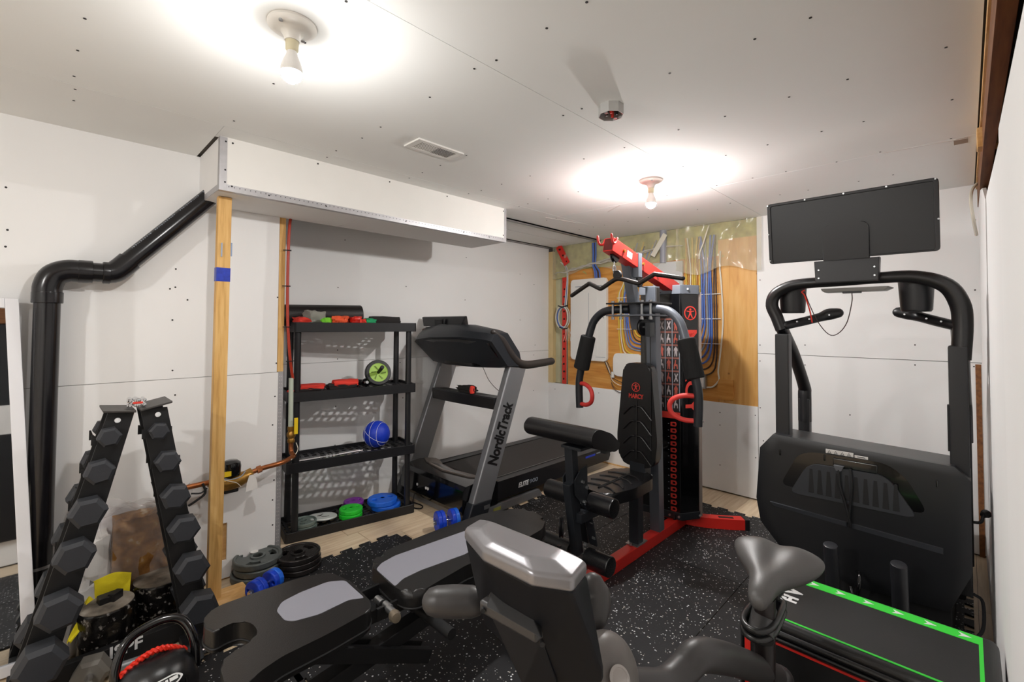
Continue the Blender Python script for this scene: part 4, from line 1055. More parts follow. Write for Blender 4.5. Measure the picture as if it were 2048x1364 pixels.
# ------------------------------------------------------------------ clutter between the rack legs
t = thing('wrapped_parcel', 'brown parcel wrapped in shiny clear plastic against the wall behind the drums', 'parcel', (.34, 2.91, 0))
b = blob((.365, 2.912, .001), (.25, .11, .53), 4.4, .0, 8, .16); part('parcel', b, 'kraft', t)
b = blob((.345, 2.912, .0005), (.33, .125, .56), 6.1, .0, 12, .26); part('plastic_wrap', b, 'wrap', t, label='crinkled clear wrap')
b = blob((.165, 2.90, .001), (.14, .10, .46), 2.7, .2, 7, .22)
solo('plastic_bag', b, 'paper', 'crumpled white plastic bag left of the brown parcel', 'bag')
b = B(); b.grid(lambda u, v: (.12 + .32 * u, 2.972 - .05 * (1 - v) - .006 * math.sin(6 * u), .35 + (.24 - .13 * u) * v + .02 * (1 - u)), 12, 8, thick=.002)
solo('paper_sheet', b, mat('printed_sheet', 'd3d0d2', .6, var=.12, vscale=26), 'white printed plastic sheet against the wall above the parcel', 'sheet')
b = B(); b.grid(lambda u, v: (.455 + .09 * u + .03 * math.sin(v * 9), 2.955 - .02 * math.sin(u * 5 + v * 8), .16 + .42 * v + .02 * math.sin(u * 7)), 10, 18, thick=.001)
solo('plastic_wrapping', b, 'wrap', 'torn clear plastic hanging behind the right rack leg', 'wrapping')
def drum(c, r, h, lab):
    b = B(); b.lathe([(0, .0), (r * .9, .0), (r, .012), (r * .97, h * .34), (r * 1.02, h * .42), (r * .98, h * .50), (r * 1.03, h * .60), (r * .99, h * .66), (r * 1.03, h * .72), (r * 1.02, h * .96), (r * .95, h), (0, h)], c + V((0, 0, .001)), n=40)
    t = solo('weight_drum', b, 'bagwrap', lab, 'drum')
    part('lid', B().lathe([(0, h - .004), (r * .94, h - .004), (r * .97, h + .004), (r * .88, h + .010), (0, h + .012)], c, n=36), 'bagtop', t, label='dusty pale lid')
    return t
drum(V((.418, 2.79, 0)), .105, .215, 'round dark wrapped drum behind, beside the right rack leg')
c = V((.218, 2.685, 0))
t = drum(c, .096, .215, 'shiny black wrapped drum in front, between the rack legs')
b = B(); b.bar(c + V((-.03, .0, .238)), c + V((.035, .01, .238)), .05, .03, bev=.004); b.bar(c + V((.01, -.02, .242)), c + V((.045, .015, .242)), .03, .035, bev=.004); part('cap', b, 'black', t, label='black knob on the lid')
ya = [(0.311,2.795,0.272), (0.276,2.805,0.281), (0.232,2.81,0.284), (0.188,2.805,0.278), (0.157,2.785,0.263), (0.147,2.745,0.228), (0.13,2.695,0.198), (0.106,2.655,0.165), (0.092,2.625,0.135)]
yb = [(0.302,2.765,0.191), (0.268,2.765,0.214), (0.237,2.765,0.217), (0.208,2.755,0.211), (0.185,2.735,0.203), (0.168,2.705,0.193), (0.148,2.665,0.174), (0.126,2.635,0.149), (0.103,2.615,0.129)]
ya, yb = sm(ya, 4), sm(yb, 4)
def cl(u, v):
    i = min(len(ya) - 1, int(round(u * (len(ya) - 1)))); p = ya[i].lerp(yb[i], v)
    return p + V((0, 0, .014 * math.sin(v * PI) + .006 * math.sin(v * 9 + u * 6) + .005 * noise.noise(p * 22)))
b = B(); b.grid(cl, len(ya) - 1, 10, thick=.003)
solo('yellow_cloth', b, 'cloth', 'bright yellow cloth draped over the front drum', 'cloth')
solo('white_rag', blob((.125, 2.79, .0), (.10, .11, .30), 9.3, .2, 6, .35), 'paper', 'crumpled white rag behind the yellow cloth', 'rag')
# grey tube and hex weights on the floor in front of the drums
a, c = V((0.173,2.507,0.025)), V((0.431,2.477,0.025))
b = B(); b.cyl(a, c, .018, n=20, bev=.002)
solo('metal_tube', b, 'steel', 'grey metal tube lying on the floor in front of the lettered rack bar', 'tube')
def small_hex(c, r, L, ax_, m_, lab, grp=None):
    ax_ = V(ax_).normalized(); x_ = ax_.cross(V((0, 0, 1))).normalized(); u_ = x_.cross(ax_)
    d = thing('hex_dumbbell', lab, 'dumbbell', (c[0], c[1], c[2] - r * .9), grp); c = V(c)
    for s in (-1, 1):
        b = B(); rings = []
        for o, k in ((.0, .75), (.01, 1), (L - .01, 1), (L, .75)):
            p = c + ax_ * s * (.055 + o); rings.append([p + (x_ * math.cos(j * PI / 3) + u_ * math.sin(j * PI / 3)) * r * k for j in range(6)])
        b.loft(rings); part('head', b, m_, d, angle=20)
    part('handle', B().cyl(c - ax_ * .056, c + ax_ * .056, .014, n=14), 'chrome', d)
    return d
gr = mat('grey_rubber', '6a665f', .6)
d = small_hex((.140, 2.405, .056), .062, .07, (.25, .97, 0), gr, 'grey hex dumbbell with white label at the bottom left')
b = B(); b.box((-.026, -.026, 0), (.026, .026, .0008)); lb = B(); ax_ = V((.25, .97, 0)).normalized(); p = V((.140, 2.405, .056)) - ax_ * .1262
lb.bar(p, p - ax_ * .0008, .055, .05); part('label', lb, mat('dusty_label', 'b9b0b0', .8, var=.15, vscale=60), d, label='white label')
d = small_hex((.500, 2.690, .05), .05, .055, (.55, .83, 0), gr, 'grey hex dumbbell with worn silver label behind the kettlebell')
ax_ = V((.55, .83, 0)).normalized(); p = V((.500, 2.690, .05)) - ax_ * .1112
lb = B(); lb.bar(p, p - ax_ * .0008, .045, .04); part('label', lb, mat('worn_label', 'a8a8a6', .5, var=.3, vscale=90), d, label='worn silver label')
small_hex((.545, 2.36, .04), .045, .06, (1, .35, 0), 'rubber', 'black hex dumbbell lying on the floor under the rack right foot')

# soft kettlebell
c = V((.312, 2.09, 0))
t = thing('soft_kettlebell', 'black soft kettlebell with thick handle and red braided trim', 'kettlebell', c)
part('body', B().lathe([(0, .0), (.085, .002), (.118, .03), (.128, .08), (.126, .13), (.112, .185), (.085, .222), (.05, .238), (0, .243)], c, n=44), 'leather', t)
part('handle', B().tube([c + V(p) for p in ((-.105, .035, .15), (-.112, .05, .215), (-.085, .075, .285), (-.03, .09, .312), (.04, .09, .318), (.088, .07, .296), (.115, .03, .235), (.118, .0, .15))], .0155, 16, k=6), 'blackg', t)
b = B()
arc = [c + V((-.098 + .19 * k / 40, .035 - .02 * math.sin(PI * k / 40), .205 + .052 * math.sin(PI * k / 40))) for k in range(41)]
for s in (0, PI): b.tube([p + V((0, .006 * math.cos(k * 1.1 + s), .006 * math.sin(k * 1.1 + s))) for k, p in enumerate(arc)], .006, 8)
part('braid', b, mat('red_braid', 'e02a14', .5), t, label='red braided trim')
def on_body(u, v):
    # patch on the upper front of the body
    a_ = -PI / 2 + u; z = v
    prof = [(.128, .08), (.126, .13), (.112, .185), (.085, .222), (.05, .238)]
    for (r0, z0), (r1, z1) in zip(prof, prof[1:]):
        if z0 <= z <= z1: r_ = r0 + (r1 - r0) * (z - z0) / (z1 - z0); break
    else: r_ = .05
    return c + V(((r_ + .002) * math.cos(a_), (r_ + .002) * math.sin(a_), z + .001))
nrm = (on_body(0, .19) - c - V((0, 0, .09))).normalized(); Xp = frame(on_body(0, .196) + nrm * .002, V((1, 0, .12)), V((0, .6, .8)))
b = B(Xp); b.mesh_in(curve_mesh([rpoly([(-.062, 0), (-.04, .017), (.04, .017), (.062, 0), (.04, -.017), (-.04, -.017)], .01, 3)], .004), M.Translation((0, 0, -.003))); lp = part('label_patch', b, 'letter', t, label='white oval label patch')
b = B(Xp); b.mesh_in(curve_mesh([rpoly([(-.055, 0), (-.037, .0125), (.037, .0125), (.055, 0), (.037, -.0125), (-.037, -.0125)], .01, 3)], .001), M.Translation((0, 0, .001))); part('label_ground', b, 'blackm', lp)
b = B(Xp)
for x0, x1, y0, y1 in ((-.046, -.024, -.008, .004), (-.020, -.016, -.008, .008), (-.012, -.004, -.008, .008), (.0, .004, -.008, .008), (.008, .016, -.008, .008), (.020, .044, -.003, .008)): b.box((x0, y0, .0018), (x1, y1, .0026))
part('label_marks', b, 'letter', lp)
b = B()
for k in (-1, 0, 1): b.tube([on_body(k * .55 + .1, z) for z in (.175, .14, .10, .06)] if False else [on_body(k * .55 + .1, z) for z in (.178, .15, .12, .09)], .0018, 6, k=3)
part('stitching', b, 'blackm', t)
b = B(); b.tube([on_body(.32 + .1 * math.sin(a_), .105 + .02 * math.cos(a_)) for a_ in [k * .3 for k in range(9)]], .003, 6); part('emblem', b, 'letter', t, label='white curved emblem')

# ------------------------------------------------------------------ workout bench
t = thing('workout_bench', 'black adjustable workout bench with grey vinyl inserts', 'bench', (1.0, 1.58, 0))
ZT = .47
def pad(poly, m_, z0, z1, bev, name, label=None):
    b = B(); b.prism([(x, y, z0) for x, y in poly], (0, 0, z1 - z0), bev=bev, seg=4); return part(name, b, m_, t, label, angle=50)
# head pad with a slot on the left, long back pad on the right; outlines on the pad top
xy = lambda L: [(p[0], p[1]) for p in L]
hp = xy([(0.823,1.49,0.46), (0.833,1.658,0.46), (0.806,1.788,0.46), (0.709,1.829,0.46), (0.567,1.841,0.46), (0.446,1.845,0.46), (0.397,1.821,0.46), (0.378,1.758,0.46), (0.394,1.698,0.46), (0.431,1.709,0.46), (0.47,1.705,0.46), (0.494,1.66,0.46), (0.495,1.608,0.46), (0.477,1.574,0.46), (0.444,1.564,0.46), (0.399,1.559,0.46), (0.371,1.522,0.46), (0.362,1.431,0.46), (0.386,1.385,0.46), (0.444,1.418,0.46), (0.508,1.436,0.46), (0.645,1.438,0.46), (0.793,1.453,0.46)])
pad(rpoly(hp, .02, 3), 'leatherb', ZT - .074, ZT, .030, 'head_pad')
pad(rpoly(xy([(0.571,1.673,0.472), (0.602,1.713,0.472), (0.67,1.726,0.472), (0.769,1.724,0.472), (0.819,1.688,0.472), (0.817,1.533,0.472), (0.773,1.56,0.472), (0.665,1.553,0.472), (0.591,1.576,0.472), (0.572,1.602,0.472)]), .012, 3), 'vinyl', ZT - .01, ZT + .0016, .0008, 'pad_insert', 'grey vinyl insert')
bp = xy([(0.945,1.728,0.46), (1.011,1.781,0.46), (1.122,1.794,0.46), (1.361,1.796,0.46), (1.584,1.785,0.46), (1.728,1.75,0.46), (1.817,1.653,0.46), (1.783,1.513,0.46), (1.686,1.452,0.46), (1.445,1.43,0.46), (1.218,1.452,0.46), (1.075,1.437,0.46), (0.977,1.425,0.46), (0.937,1.46,0.46), (0.927,1.546,0.46)])
pad(rpoly(bp, .025, 3), 'leatherb', ZT - .074, ZT, .030, 'back_pad')
pad(rpoly(xy([(0.942,1.677,0.472), (0.981,1.704,0.472), (1.052,1.719,0.472), (1.403,1.693,0.472), (1.561,1.667,0.472), (1.539,1.574,0.472), (1.268,1.522,0.472), (1.062,1.547,0.472), (0.98,1.543,0.472), (0.932,1.52,0.472)]), .012, 3), 'vinyl', ZT - .01, ZT + .0016, .0008, 'pad_insert', 'grey vinyl insert')
# piping
part('piping', B().tube([(x, y, ZT - .058) for x, y in rpoly(bp, .025, 3)], .0035, 6, closed=True), 'blackm', t)
part('piping', B().tube([(x, y, ZT - .058) for x, y in rpoly(hp, .02, 3)], .0035, 6, closed=True), 'blackm', t)
part('main_beam', B().bar((.42, 1.575, .17), (1.72, 1.575, .355), .06, .06, bev=.005), 'blackm', t)
part('seat_rail', B().bar((.50, 1.575, .375), (.88, 1.575, .375), .05, .05, bev=.005), 'blackm', t)
part('back_rail', B().bar((.90, 1.575, .375), (1.68, 1.575, .375), .06, .05, bev=.005), 'blackm', t)
part('front_leg', B().bar((1.68, 1.575, .36), (1.75, 1.575, .05), .06, .05, up=(0, 1, 0), bev=.004), 'blackm', t)
part('rear_leg', B().bar((.52, 1.575, .20), (.46, 1.575, .05), .06, .05, up=(0, 1, 0), bev=.004), 'blackm', t)
for x, y in ((1.75, .26), (.46, .24)):
    part('foot_bar', B().cyl((x, 1.575 - y, .042), (x, 1.575 + y, .042), .03, n=18, bev=.004), 'blackm', t)
    for s in (-1, 1): part('rubber_foot', B().cyl((x, 1.575 + s * y - .03, .044), (x, 1.575 + s * y + .03, .044), .0335, n=18, bev=.004), 'black', t)
part('strut', B().bar((.62, 1.54, .37), (1.1, 1.54, .13), .03, .05, bev=.003), 'blackm', t)
part('strut', B().bar((.62, 1.61, .37), (1.1, 1.61, .13), .03, .05, bev=.003), 'blackm', t)
part('adjuster_plate', B().box((.85, 1.50, .385), (.96, 1.512, .43), .002), 'blackm', t)
part('adjuster_plate', B().box((.85, 1.64, .385), (.96, 1.652, .43), .002), 'blackm', t)
for x, y in ((.885, 1.47), (.885, 1.55), (.89, 1.50)):
    part('pivot_bolt', B().cyl((x, y - .02, .425), (x, y + .02, .425), .013, n=16, bev=.003), 'zinc', t)
part('knob', B().lathe([(0, 0), (.018, 0), (.02, .012), (.016, .03), (.0, .032)], (.875, 1.435, .43), (-.2, -1, .1), 20), mat('bench_knob', '8f8372', .35, .6), t, label='round metal adjuster knob')
part('leg_roller', B().cyl((1.05, 1.33, .33), (1.05, 1.82, .33), .02, n=16), 'blackm', t)
part('warning_label', bx(((.56, 1.5385, .33), (.61, 1.5392, .345))), 'paper', t)

# ------------------------------------------------------------------ silver treadmill by the shelf
t = thing('treadmill', 'silver and black treadmill with slanted uprights beside the shelf', 'treadmill', (2.8, 2.98, 0))
Y0, Y1 = 2.585, 3.375
for y0, y1, lb in ((Y0, Y0 + .095, 'near'), (Y1 - .095, Y1, 'far')):
    b = B(); b.prism([(2.36, y0, .085), (4.02, y0, .085), (4.05, y0, .13), (4.03, y0, .225), (2.44, y0, .225), (2.36, y0, .24)], (0, y1 - y0, 0), bev=.006); part('foot_rail', b, 'black', t)
part('running_belt', B().box((2.46, Y0 + .094, .15), (4.03, Y1 - .094, .222), .006), 'belt', t)
part('deck_edge', B().box((2.5, Y0 + .085, .218), (4.0, Y0 + .097, .229), .002), 'blackg', t)
# motor hood: side profile swept across, nose rounded toward the belt
def hoodring(y, k):
    pr = [(2.13, .07), (2.115, .10), (2.125, .245), (2.15, .272), (2.30, .285), (2.44 + k, .262), (2.47 + k, .225), (2.47 + k, .07)]
    return [(x, y, z) for x, z in pr]
ys = [Y0 - .005, Y0 + .1, (Y0 + Y1) / 2, Y1 - .1, Y1 + .005]
b = B(); b.loft([hoodring(y, k) for y, k in zip(ys, (0, -.05, -.09, -.05, 0))]); part('motor_hood', b, 'blackg', t, angle=30)
b = B(); b.loft([[(2.33 + k, y, .2905), (2.45 + k, y, .263), (2.50 + k, y, .232), (2.50 + k, y, .226), (2.33 + k, y, .28)] for y, k in ((Y0 + .02, .0), (Y0 + .12, -.05), ((Y0 + Y1) / 2, -.09), (Y1 - .12, -.05), (Y1 - .02, .0))]); part('hood_insert', b, 'hoodtop', t, label='warm grey hood insert')
b = B()
for y in (3.14, 3.02, 2.995): b.cyl((2.117, y, .165), (2.113, y, .165), .011, n=14)
part('hood_sticker', b, 'letter', t, label='small round white stickers')
part('base_rail', B().box((2.20, Y0 - .008, .004), (2.95, Y0 + .04, .062), .004), 'steel', t, label='silver base rail')
part('base_rail', B().box((2.20, Y1 - .04, .004), (2.95, Y1 + .008, .062), .004), 'steel', t, label='silver base rail')
part('base_cross_rail', B().box((2.165, Y0 + .03, .006), (2.215, Y1 - .03, .064), .004), 'steel', t, label='silver front rail')
part('rail_cap', B().prism([(2.95, Y0 - .008, .062), (2.95, Y0 - .008, .004), (2.99, Y0 - .008, .004)], (0, .048, 0)), 'steel', t)
part('yellow_sticker', bx(((2.42, Y0 - .0095, .02), (2.50, Y0 - .008, .045))), mat('olive_sticker', '8a8a42', .5), t)
for y0, y1 in ((Y0 - .075, Y0 - .01), (Y1 + .005, Y1 + .07)):
    b = B(); b.prism([(2.150, y0, .13), (2.335, y0, .125), (2.715, y0, 1.10), (2.530, y0, 1.12)], (0, y1 - y0, 0), bev=.014, seg=3); u = part('upright', b, 'steel', t, label='silver slanted upright')
    b = B(); b.prism([(2.09, y0 - .006, .002), (2.28, y0 - .006, .002), (2.345, y0 - .006, .16), (2.155, y0 - .006, .165)], (0, y1 - y0 + .012, 0), bev=.012, seg=3); part('upright_boot', b, 'pcoat', t)
    if y0 < 3:
        dd = V((.38, 0, .975)).normalized()
        text('NordicTrack', .135, V((2.432, y0 - .0008, .62)) , dd, V((-dd.z, 0, dd.x)), 'letterk', u, width=.475, bold=.0052)
text('ELITE', .052, (2.76, Y0 - .0008, .148), (1, 0, 0), (0, 0, 1), 'letter', t, width=.125, shear=.25, bold=.0016)
text('900', .046, (2.885, Y0 - .0008, .148), (1, 0, 0), (0, 0, 1), 'cg', t, width=.10, shear=.1)
part('blue_sticker', bx(((3.62, Y0 - .0008, .178), (3.78, Y0, .196))), 'ballblue', t, label='blue sticker')
part('white_sticker', bx(((3.80, Y0 - .0008, .186), (3.87, Y0, .198))), 'cg', t)
part('release_catch', bx(((2.26, Y0 - .082, .10), (2.32, Y0 - .074, .13)), bev=.002), 'zinc', t)
# console: shell ring along Y, each ring a closed XZ profile
def cring(y, top, tipx, tipz, bx_, bz):
    return [(tipx, y, tipz), (tipx + .03, y, tipz + .05), (tipx + .10, y, top), (tipx + .17, y, top), (2.62, y, bz + .10), (2.64, y, bz + .03), (bx_ + .12, y, bz - .01), (bx_, y, bz)]
CY0, CY1 = 2.50, 3.44
rings = [cring(CY0, 1.375, 2.32, 1.315, 2.49, 1.125), cring(CY0 + .06, 1.40, 2.29, 1.33, 2.46, 1.11), cring(2.80, 1.44, 2.25, 1.345, 2.42, 1.10), cring(3.15, 1.445, 2.235, 1.335, 2.41, 1.10), cring(CY1 - .06, 1.415, 2.25, 1.31, 2.43, 1.115), cring(CY1, 1.38, 2.275, 1.29, 2.46, 1.14)]
b = B(); b.loft(rings); part('console_shell', b, 'pcoat', t, angle=30)
def back(u, v):
    y = CY0 + .03 + (CY1 - CY0 - .06) * u
    ti = [(CY0, 2.32, 1.315, 2.49, 1.125), (2.80, 2.25, 1.345, 2.42, 1.10), (3.15, 2.235, 1.335, 2.41, 1.10), (CY1, 2.275, 1.29, 2.46, 1.14)]
    for p, q in zip(ti, ti[1:]):
        if p[0] <= y <= q[0]:
            w_ = (y - p[0]) / (q[0] - p[0]); tx, tz, bx_, bz = [p[i] + (q[i] - p[i]) * w_ for i in range(1, 5)]; break
    x = tx + (bx_ - tx) * (.06 + .88 * v); z = tz + (bz - tz) * (.06 + .88 * v)
    return (x - .004 + .02 * math.sin(PI * u) * math.sin(PI * v), y, z - .003)
b = B(); b.grid(back, 20, 8, thick=.003); part('console_back', b, 'blackg', t, label='glossy black hollow back of the console')
b = B(); b.box((2.30, 2.62, 1.20), (2.36, 2.83, 1.30), .012, X=M.Identity(4)); part('console_speaker', B().grid(lambda u, v: back(.12 + .26 * u, .35 + .3 * v) if False else tuple(V(back(.12 + .26 * u, .35 + .3 * v)) + V((-.004, 0, -.002))), 4, 4, thick=.002), mat('speaker_grey', '3a3b40', .4), t); b.bm.free()
b = B(); b.hull([(2.35, 2.90, 1.425), (2.35, 3.42, 1.425), (2.47, 2.94, 1.43), (2.47, 3.44, 1.43), (2.36, 2.86, 1.505), (2.36, 3.46, 1.505), (2.385, 2.86, 1.51), (2.385, 3.46, 1.51)], .006); part('screen_holder', b, 'black', t, label='tablet holder on top of the console')
b = B(); b.box((2.338, 3.13, 1.435), (2.352, 3.24, 1.485), .004); b.box((2.336, 3.10, 1.43), (2.35, 3.115, 1.49), .002); part('holder_hinge', b, 'blackm', t)
for y in (2.525, 3.415):
    q = [(2.36, y, 1.385), (2.44, y, 1.33), (2.53, y, 1.22), (2.62, y, 1.145), (2.72, y, 1.12), (2.86, y, 1.122), (3.04, y, 1.132)]
    b = B(); b.tube(q, [.022, .032, .036, .036, .033, .032, .031], 16, k=5, flat=1.0, round_end=True); part('hand_rail', b, mat('rail_brown', '2a2523', .5), t)
# tray between the uprights
def tr(y): 
    s = math.sin(PI * (y - 2.575) / .80); return V((2.46 - .10 * s, y, .835 + .022 * s))
P = [tr(2.575 + .80 * k / 14) for k in range(15)]
rings = []
for p in P:
    rings.append([p + V(o) for o in ((-.045, 0, .036), (-.035, 0, .046), (.09, 0, .040), (.095, 0, .025), (.06, 0, -.045), (-.03, 0, -.045))])
b = B(); b.loft(rings); part('accessory_tray', b, 'black', t, angle=30)
part('tray_well', B().loft([[p + V((.0, 0, .0455)), p + V((.075, 0, .0425)), p + V((.075, 0, .041)), p + V((.0, 0, .044))] for p in P[2:-2]]), 'blackm', t)
b = B(); b.tube(sm([(2.60, 2.60, 1.10), (2.60, 2.56, 1.0), (2.58, 2.545, .92), (2.55, 2.54, .885)], 6), .002, 6); part('key_cord', B().tube(sm([(2.46, 2.75, 1.10), (2.48, 2.70, 1.0), (2.50, 2.62, .93), (2.50, 2.52, .895)], 6), .0022, 6), 'ck', t); b.bm.free()
t = thing('wrist_wrap', 'black and red wrist wrap lying on the treadmill tray', 'wrap', tr(2.82) + V((0, 0, .046)))
p = tr(2.84)
part('wrap', blob(p + V((.0, 0, .0465)), (.06, .19, .055), 3.7, .05, 6, .35), 'fabbk', t)
part('wrap_edge', blob(p + V((-.02, -.085, .0465)), (.04, .022, .06), 1.7, .1, 4, .2), 'fabred', t)
t = thing('power_cord', 'thin black power cord on the floor between shelf and treadmill', 'cord', (2.1, 3.1, 0))
part('cord', B().tube([(2.14, 3.2, .10), (2.09, 3.16, .03), (2.06, 3.10, .007), (2.09, 3.05, .006), (2.13, 3.10, .006), (2.10, 3.25, .006), (2.05, 3.40, .006)], .0045, 8, k=6), 'blackm', t)

# ------------------------------------------------------------------ home gym
GY = 1.53
t = thing('home_gym', 'black and red cable weight machine with seat, press arms and tall shroud', 'weight machine', (2.9, GY, 0))
b = B(); b.box((1.88, GY - .075, .012), (3.36, GY - .005, .082), .006); part('floor_beam', b, 'red', t, label='red floor beam')
# rear cross beam: two arms bending back, black end caps
for s in (-1, 1):
    q = [(3.30, GY + s * .02 - .02), (3.34, GY + s * .16), (3.43, GY + s * .30), (3.50, GY + s * .385)]
    P = sm([(x, y, .047) for x, y in q], 5); rings = []
    for i, p in enumerate(P):
        d = (P[min(i + 1, len(P) - 1)] - P[max(i - 1, 0)]).normalized(); n_ = V((-d.y, d.x, 0)) * .036
        rings.append([p + n_ + V((0, 0, -.035)), p - n_ + V((0, 0, -.035)), p - n_ + V((0, 0, .035)), p + n_ + V((0, 0, .035))])
    b = B(); b.loft(rings); part('rear_beam', b, 'red', t, label='red curved rear floor beam', angle=30)
    d = (P[-1] - P[-2]).normalized(); b = B(); b.bar(P[-1] - d * .004, P[-1] + d * .03, .077, .075, bev=.005); part('end_cap', b, 'black', t)
    if s < 0:
        q = P[-8].lerp(P[-4], .5); b = B(); dd = (P[-4] - P[-8]).normalized(); b.bar(q - dd * .05 + V((0, 0, .0353)), q + dd * .05 + V((0, 0, .0353)), .03, .0006); part('beam_label', b, 'mark', t)
part('front_foot', B().box((1.83, GY - .26, .0115), (1.90, GY + .22, .05), .01), 'pcoat', t)
# seat post, seat, front post
part('seat_post', B().box((2.60, GY - .068, .082), (2.665, GY - .003, .43), .004), 'pcoat', t)
part('post_plate', B().box((2.57, GY - .078, .082), (2.70, GY + .004, .088), .001), 'zinc', t)
for dx in (-.02, .115):
    part('bolt', B().cyl((2.585 + dx, GY - .035, .086), (2.585 + dx, GY - .035, .10), .009, n=6), 'zinc', t)
seat = rpoly([(2.20, 1.435), (2.22, 1.655), (2.40, 1.70), (2.70, 1.66), (2.735, 1.57), (2.735, 1.46), (2.66, 1.385), (2.40, 1.375)], .05, 5)
b = B(); b.prism([(x, y, .435) for x, y in seat], (0, 0, .066), bev=.024, seg=4); part('seat', b, 'leather', t, angle=50)
def ridges(pts, r): 
    b = B()
    for p in pts: b.tube(p, r, 8, k=3)
    return b
rr = []
for k in range(4):
    x = 2.30 + .095 * k
    rr.append([(x - .035, 1.42, .5005), (x, 1.47, .5025), (x + .01, 1.515, .5025)]); rr.append([(x + .01, 1.545, .5025), (x, 1.60, .5025), (x - .03, 1.65, .5005)])
rr.append([(2.27, 1.53, .5025), (2.45, 1.53, .503), (2.62, 1.53, .5025)])
part('seat_ridge', ridges(rr, .006), 'leather', t)
# leg developer
part('developer_post', B().bar((2.035, GY - .004, .40), (2.0, GY - .004, .80), .052, .052, up=(0, 1, 0), bev=.004), 'pcoat', t)
part('horizontal_arm', B().box((2.02, GY - .062, .385), (2.60, GY - .008, .435), .004), 'pcoat', t)
part('lever_arm', B().bar((1.985, GY - .004, .60), (2.06, GY - .004, .20), .055, .05, up=(0, 1, 0), bev=.006), 'pcoat', t)
for y in (GY - .046, GY + .032):
    b = B(); b.prism([(1.985, y, .62), (2.03, y, .66), (2.095, y, .68), (2.10, y, .50), (2.06, y, .47), (1.99, y, .54)], (0, .007, 0), bev=.001); part('bracket_plate', b, 'pcoat', t)
for y in (GY - .036, GY + .022):
    b = B(); b.bar((2.10, y, .46), (2.17, y, .22), .012, .05, up=(0, 1, 0), bev=.003); part('link_bar', b, 'pcoat', t)
b = B()
for p in ((2.045, .60), (2.085, .56), (2.06, .49), (2.13, .36), (2.15, .27), (2.07, .26), (2.11, .42)): b.cyl((p[0], GY - .060, p[1]), (p[0], GY - .043, p[1]), .009, n=6)
part('bolt', b, 'zinc', t)
for (c, lr) in (((2.125, .475), 'upper'), ((2.09, .185), 'lower')):
    x, z = c
    part('roller_tube', B().cyl((x, GY - .19, z), (x, GY + .24, z), .012, n=12), 'zinc', t)
    for y0, y1 in ((GY - .20, GY - .048), (GY + .05, GY + .255)):
        part('foam_roller', B().cyl((x, y0, z), (x, y1, z), .052, n=28, bev=.008), 'leather', t)
# cable hook at the foot
b = B(); b.cyl((1.945, GY + .03, .27), (1.945, GY + .03, .235), .012, n=12); part('cable_stop', b, 'black', t)
b = B(); b.tube([(1.945, GY + .03, .235), (1.93, GY + .03, .215), (1.945, GY + .03, .195), (1.96, GY + .03, .215)], .004, 8, closed=True); b.tube([(1.945, GY + .03, .196), (1.945, GY + .03, .10)], .003, 8); part('snap_hook', b, 'chrome', t)
b = B(); b.lathe([(0, -.012), (.05, -.012), (.053, -.006), (.044, 0), (.053, .006), (.05, .012), (0, .012)], (1.965, GY + .03, .36), (-.6, .8, 0), 24); part('pulley', b, 'black', t)
# preacher pad, a slanted wide cushion
pw = [(1.90, .865), (1.92, .905), (1.97, .918), (2.09, .875), (2.17, .812), (2.165, .79), (2.13, .772), (2.02, .80), (1.93, .825)]
b = B(); b.prism([(x, GY - .205, z) for x, z in rpoly(pw, .022, 3)], (0, .46, 0), bev=.02, seg=3); part('preacher_pad', b, 'leather', t, angle=50)
b = B(); b.box((2.08, GY - .17, .765), (2.15, GY - .14, .79)); b.box((1.96, GY - .10, .785), (2.10, GY + .03, .80), .002); part('pad_plate', b, 'pcoat', t)
# backrest
bk = rpoly([(1.655, .56), (1.675, .70), (1.63, 1.17), (1.59, 1.195), (1.47, 1.195), (1.43, 1.17), (1.385, .70), (1.405, .56), (1.46, .53), (1.60, .53)], [.03, .05, .05, .03, .03, .05, .05, .03, .05, .05], 5)
b = B(); b.prism([(2.70 + (z - .53) * .015, y, z) for y, z in bk], (.075, 0, 0), bev=.024, seg=4); part('backrest', b, 'leather', t, angle=50)
rr = []
def bxs(z): return 2.6975 + (z - .53) * .015
for k in range(4):
    z = .60 + .095 * k
    rr.append([(bxs(z) - .001, 1.52, z + .03), (bxs(z) - .002, 1.49, z + .025), (bxs(z) - .001, 1.425, z - .045)]); rr.append([(bxs(z) - .001, 1.54, z + .03), (bxs(z) - .002, 1.57, z + .025), (bxs(z) - .001, 1.625, z - .03)])
rr.append([(bxs(.6), 1.53, .58), (bxs(.75), 1.53, .76), (bxs(.95), 1.53, .955)])
part('backrest_ridge', ridges(rr, .006), 'leather', t)
def man(o, x, y, r, m_, parent, name):
    """round emblem: a ring with a standing figure inside"""
    X = frame(o, x, y); b = B()
    b.mesh_in(curve_mesh([circ(r, 36), circ(r * .84, 36)], .0012), X)
    b.mesh_in(curve_mesh([circ(r * .16, 14, (0, r * .5))], .0012), X)
    fig = [(-.62, .34), (-.1, .30), (.1, .30), (.62, .34), (.6, .24), (.17, .14), (.16, -.08), (.42, -.68), (.26, -.68), (0, -.2), (-.26, -.68), (-.42, -.68), (-.16, -.08), (-.17, .14), (-.6, .24)]
    b.mesh_in(curve_mesh([[(a * r, c * r) for a, c in fig]], .0012), X)
    return part(name, b, m_, parent)
bo = V((2.6985 + .515 * .015 - .0015, 1.535, 1.04))
man(bo, (0, -1, 0), (0, 0, 1), .030, 'letterr', t, 'emblem')
text('MARCY', .04, bo + V((-.0002, 0, -.06)), (0, -1, 0), (0, 0, 1), 'letterr', t, width=.105, bold=.001)
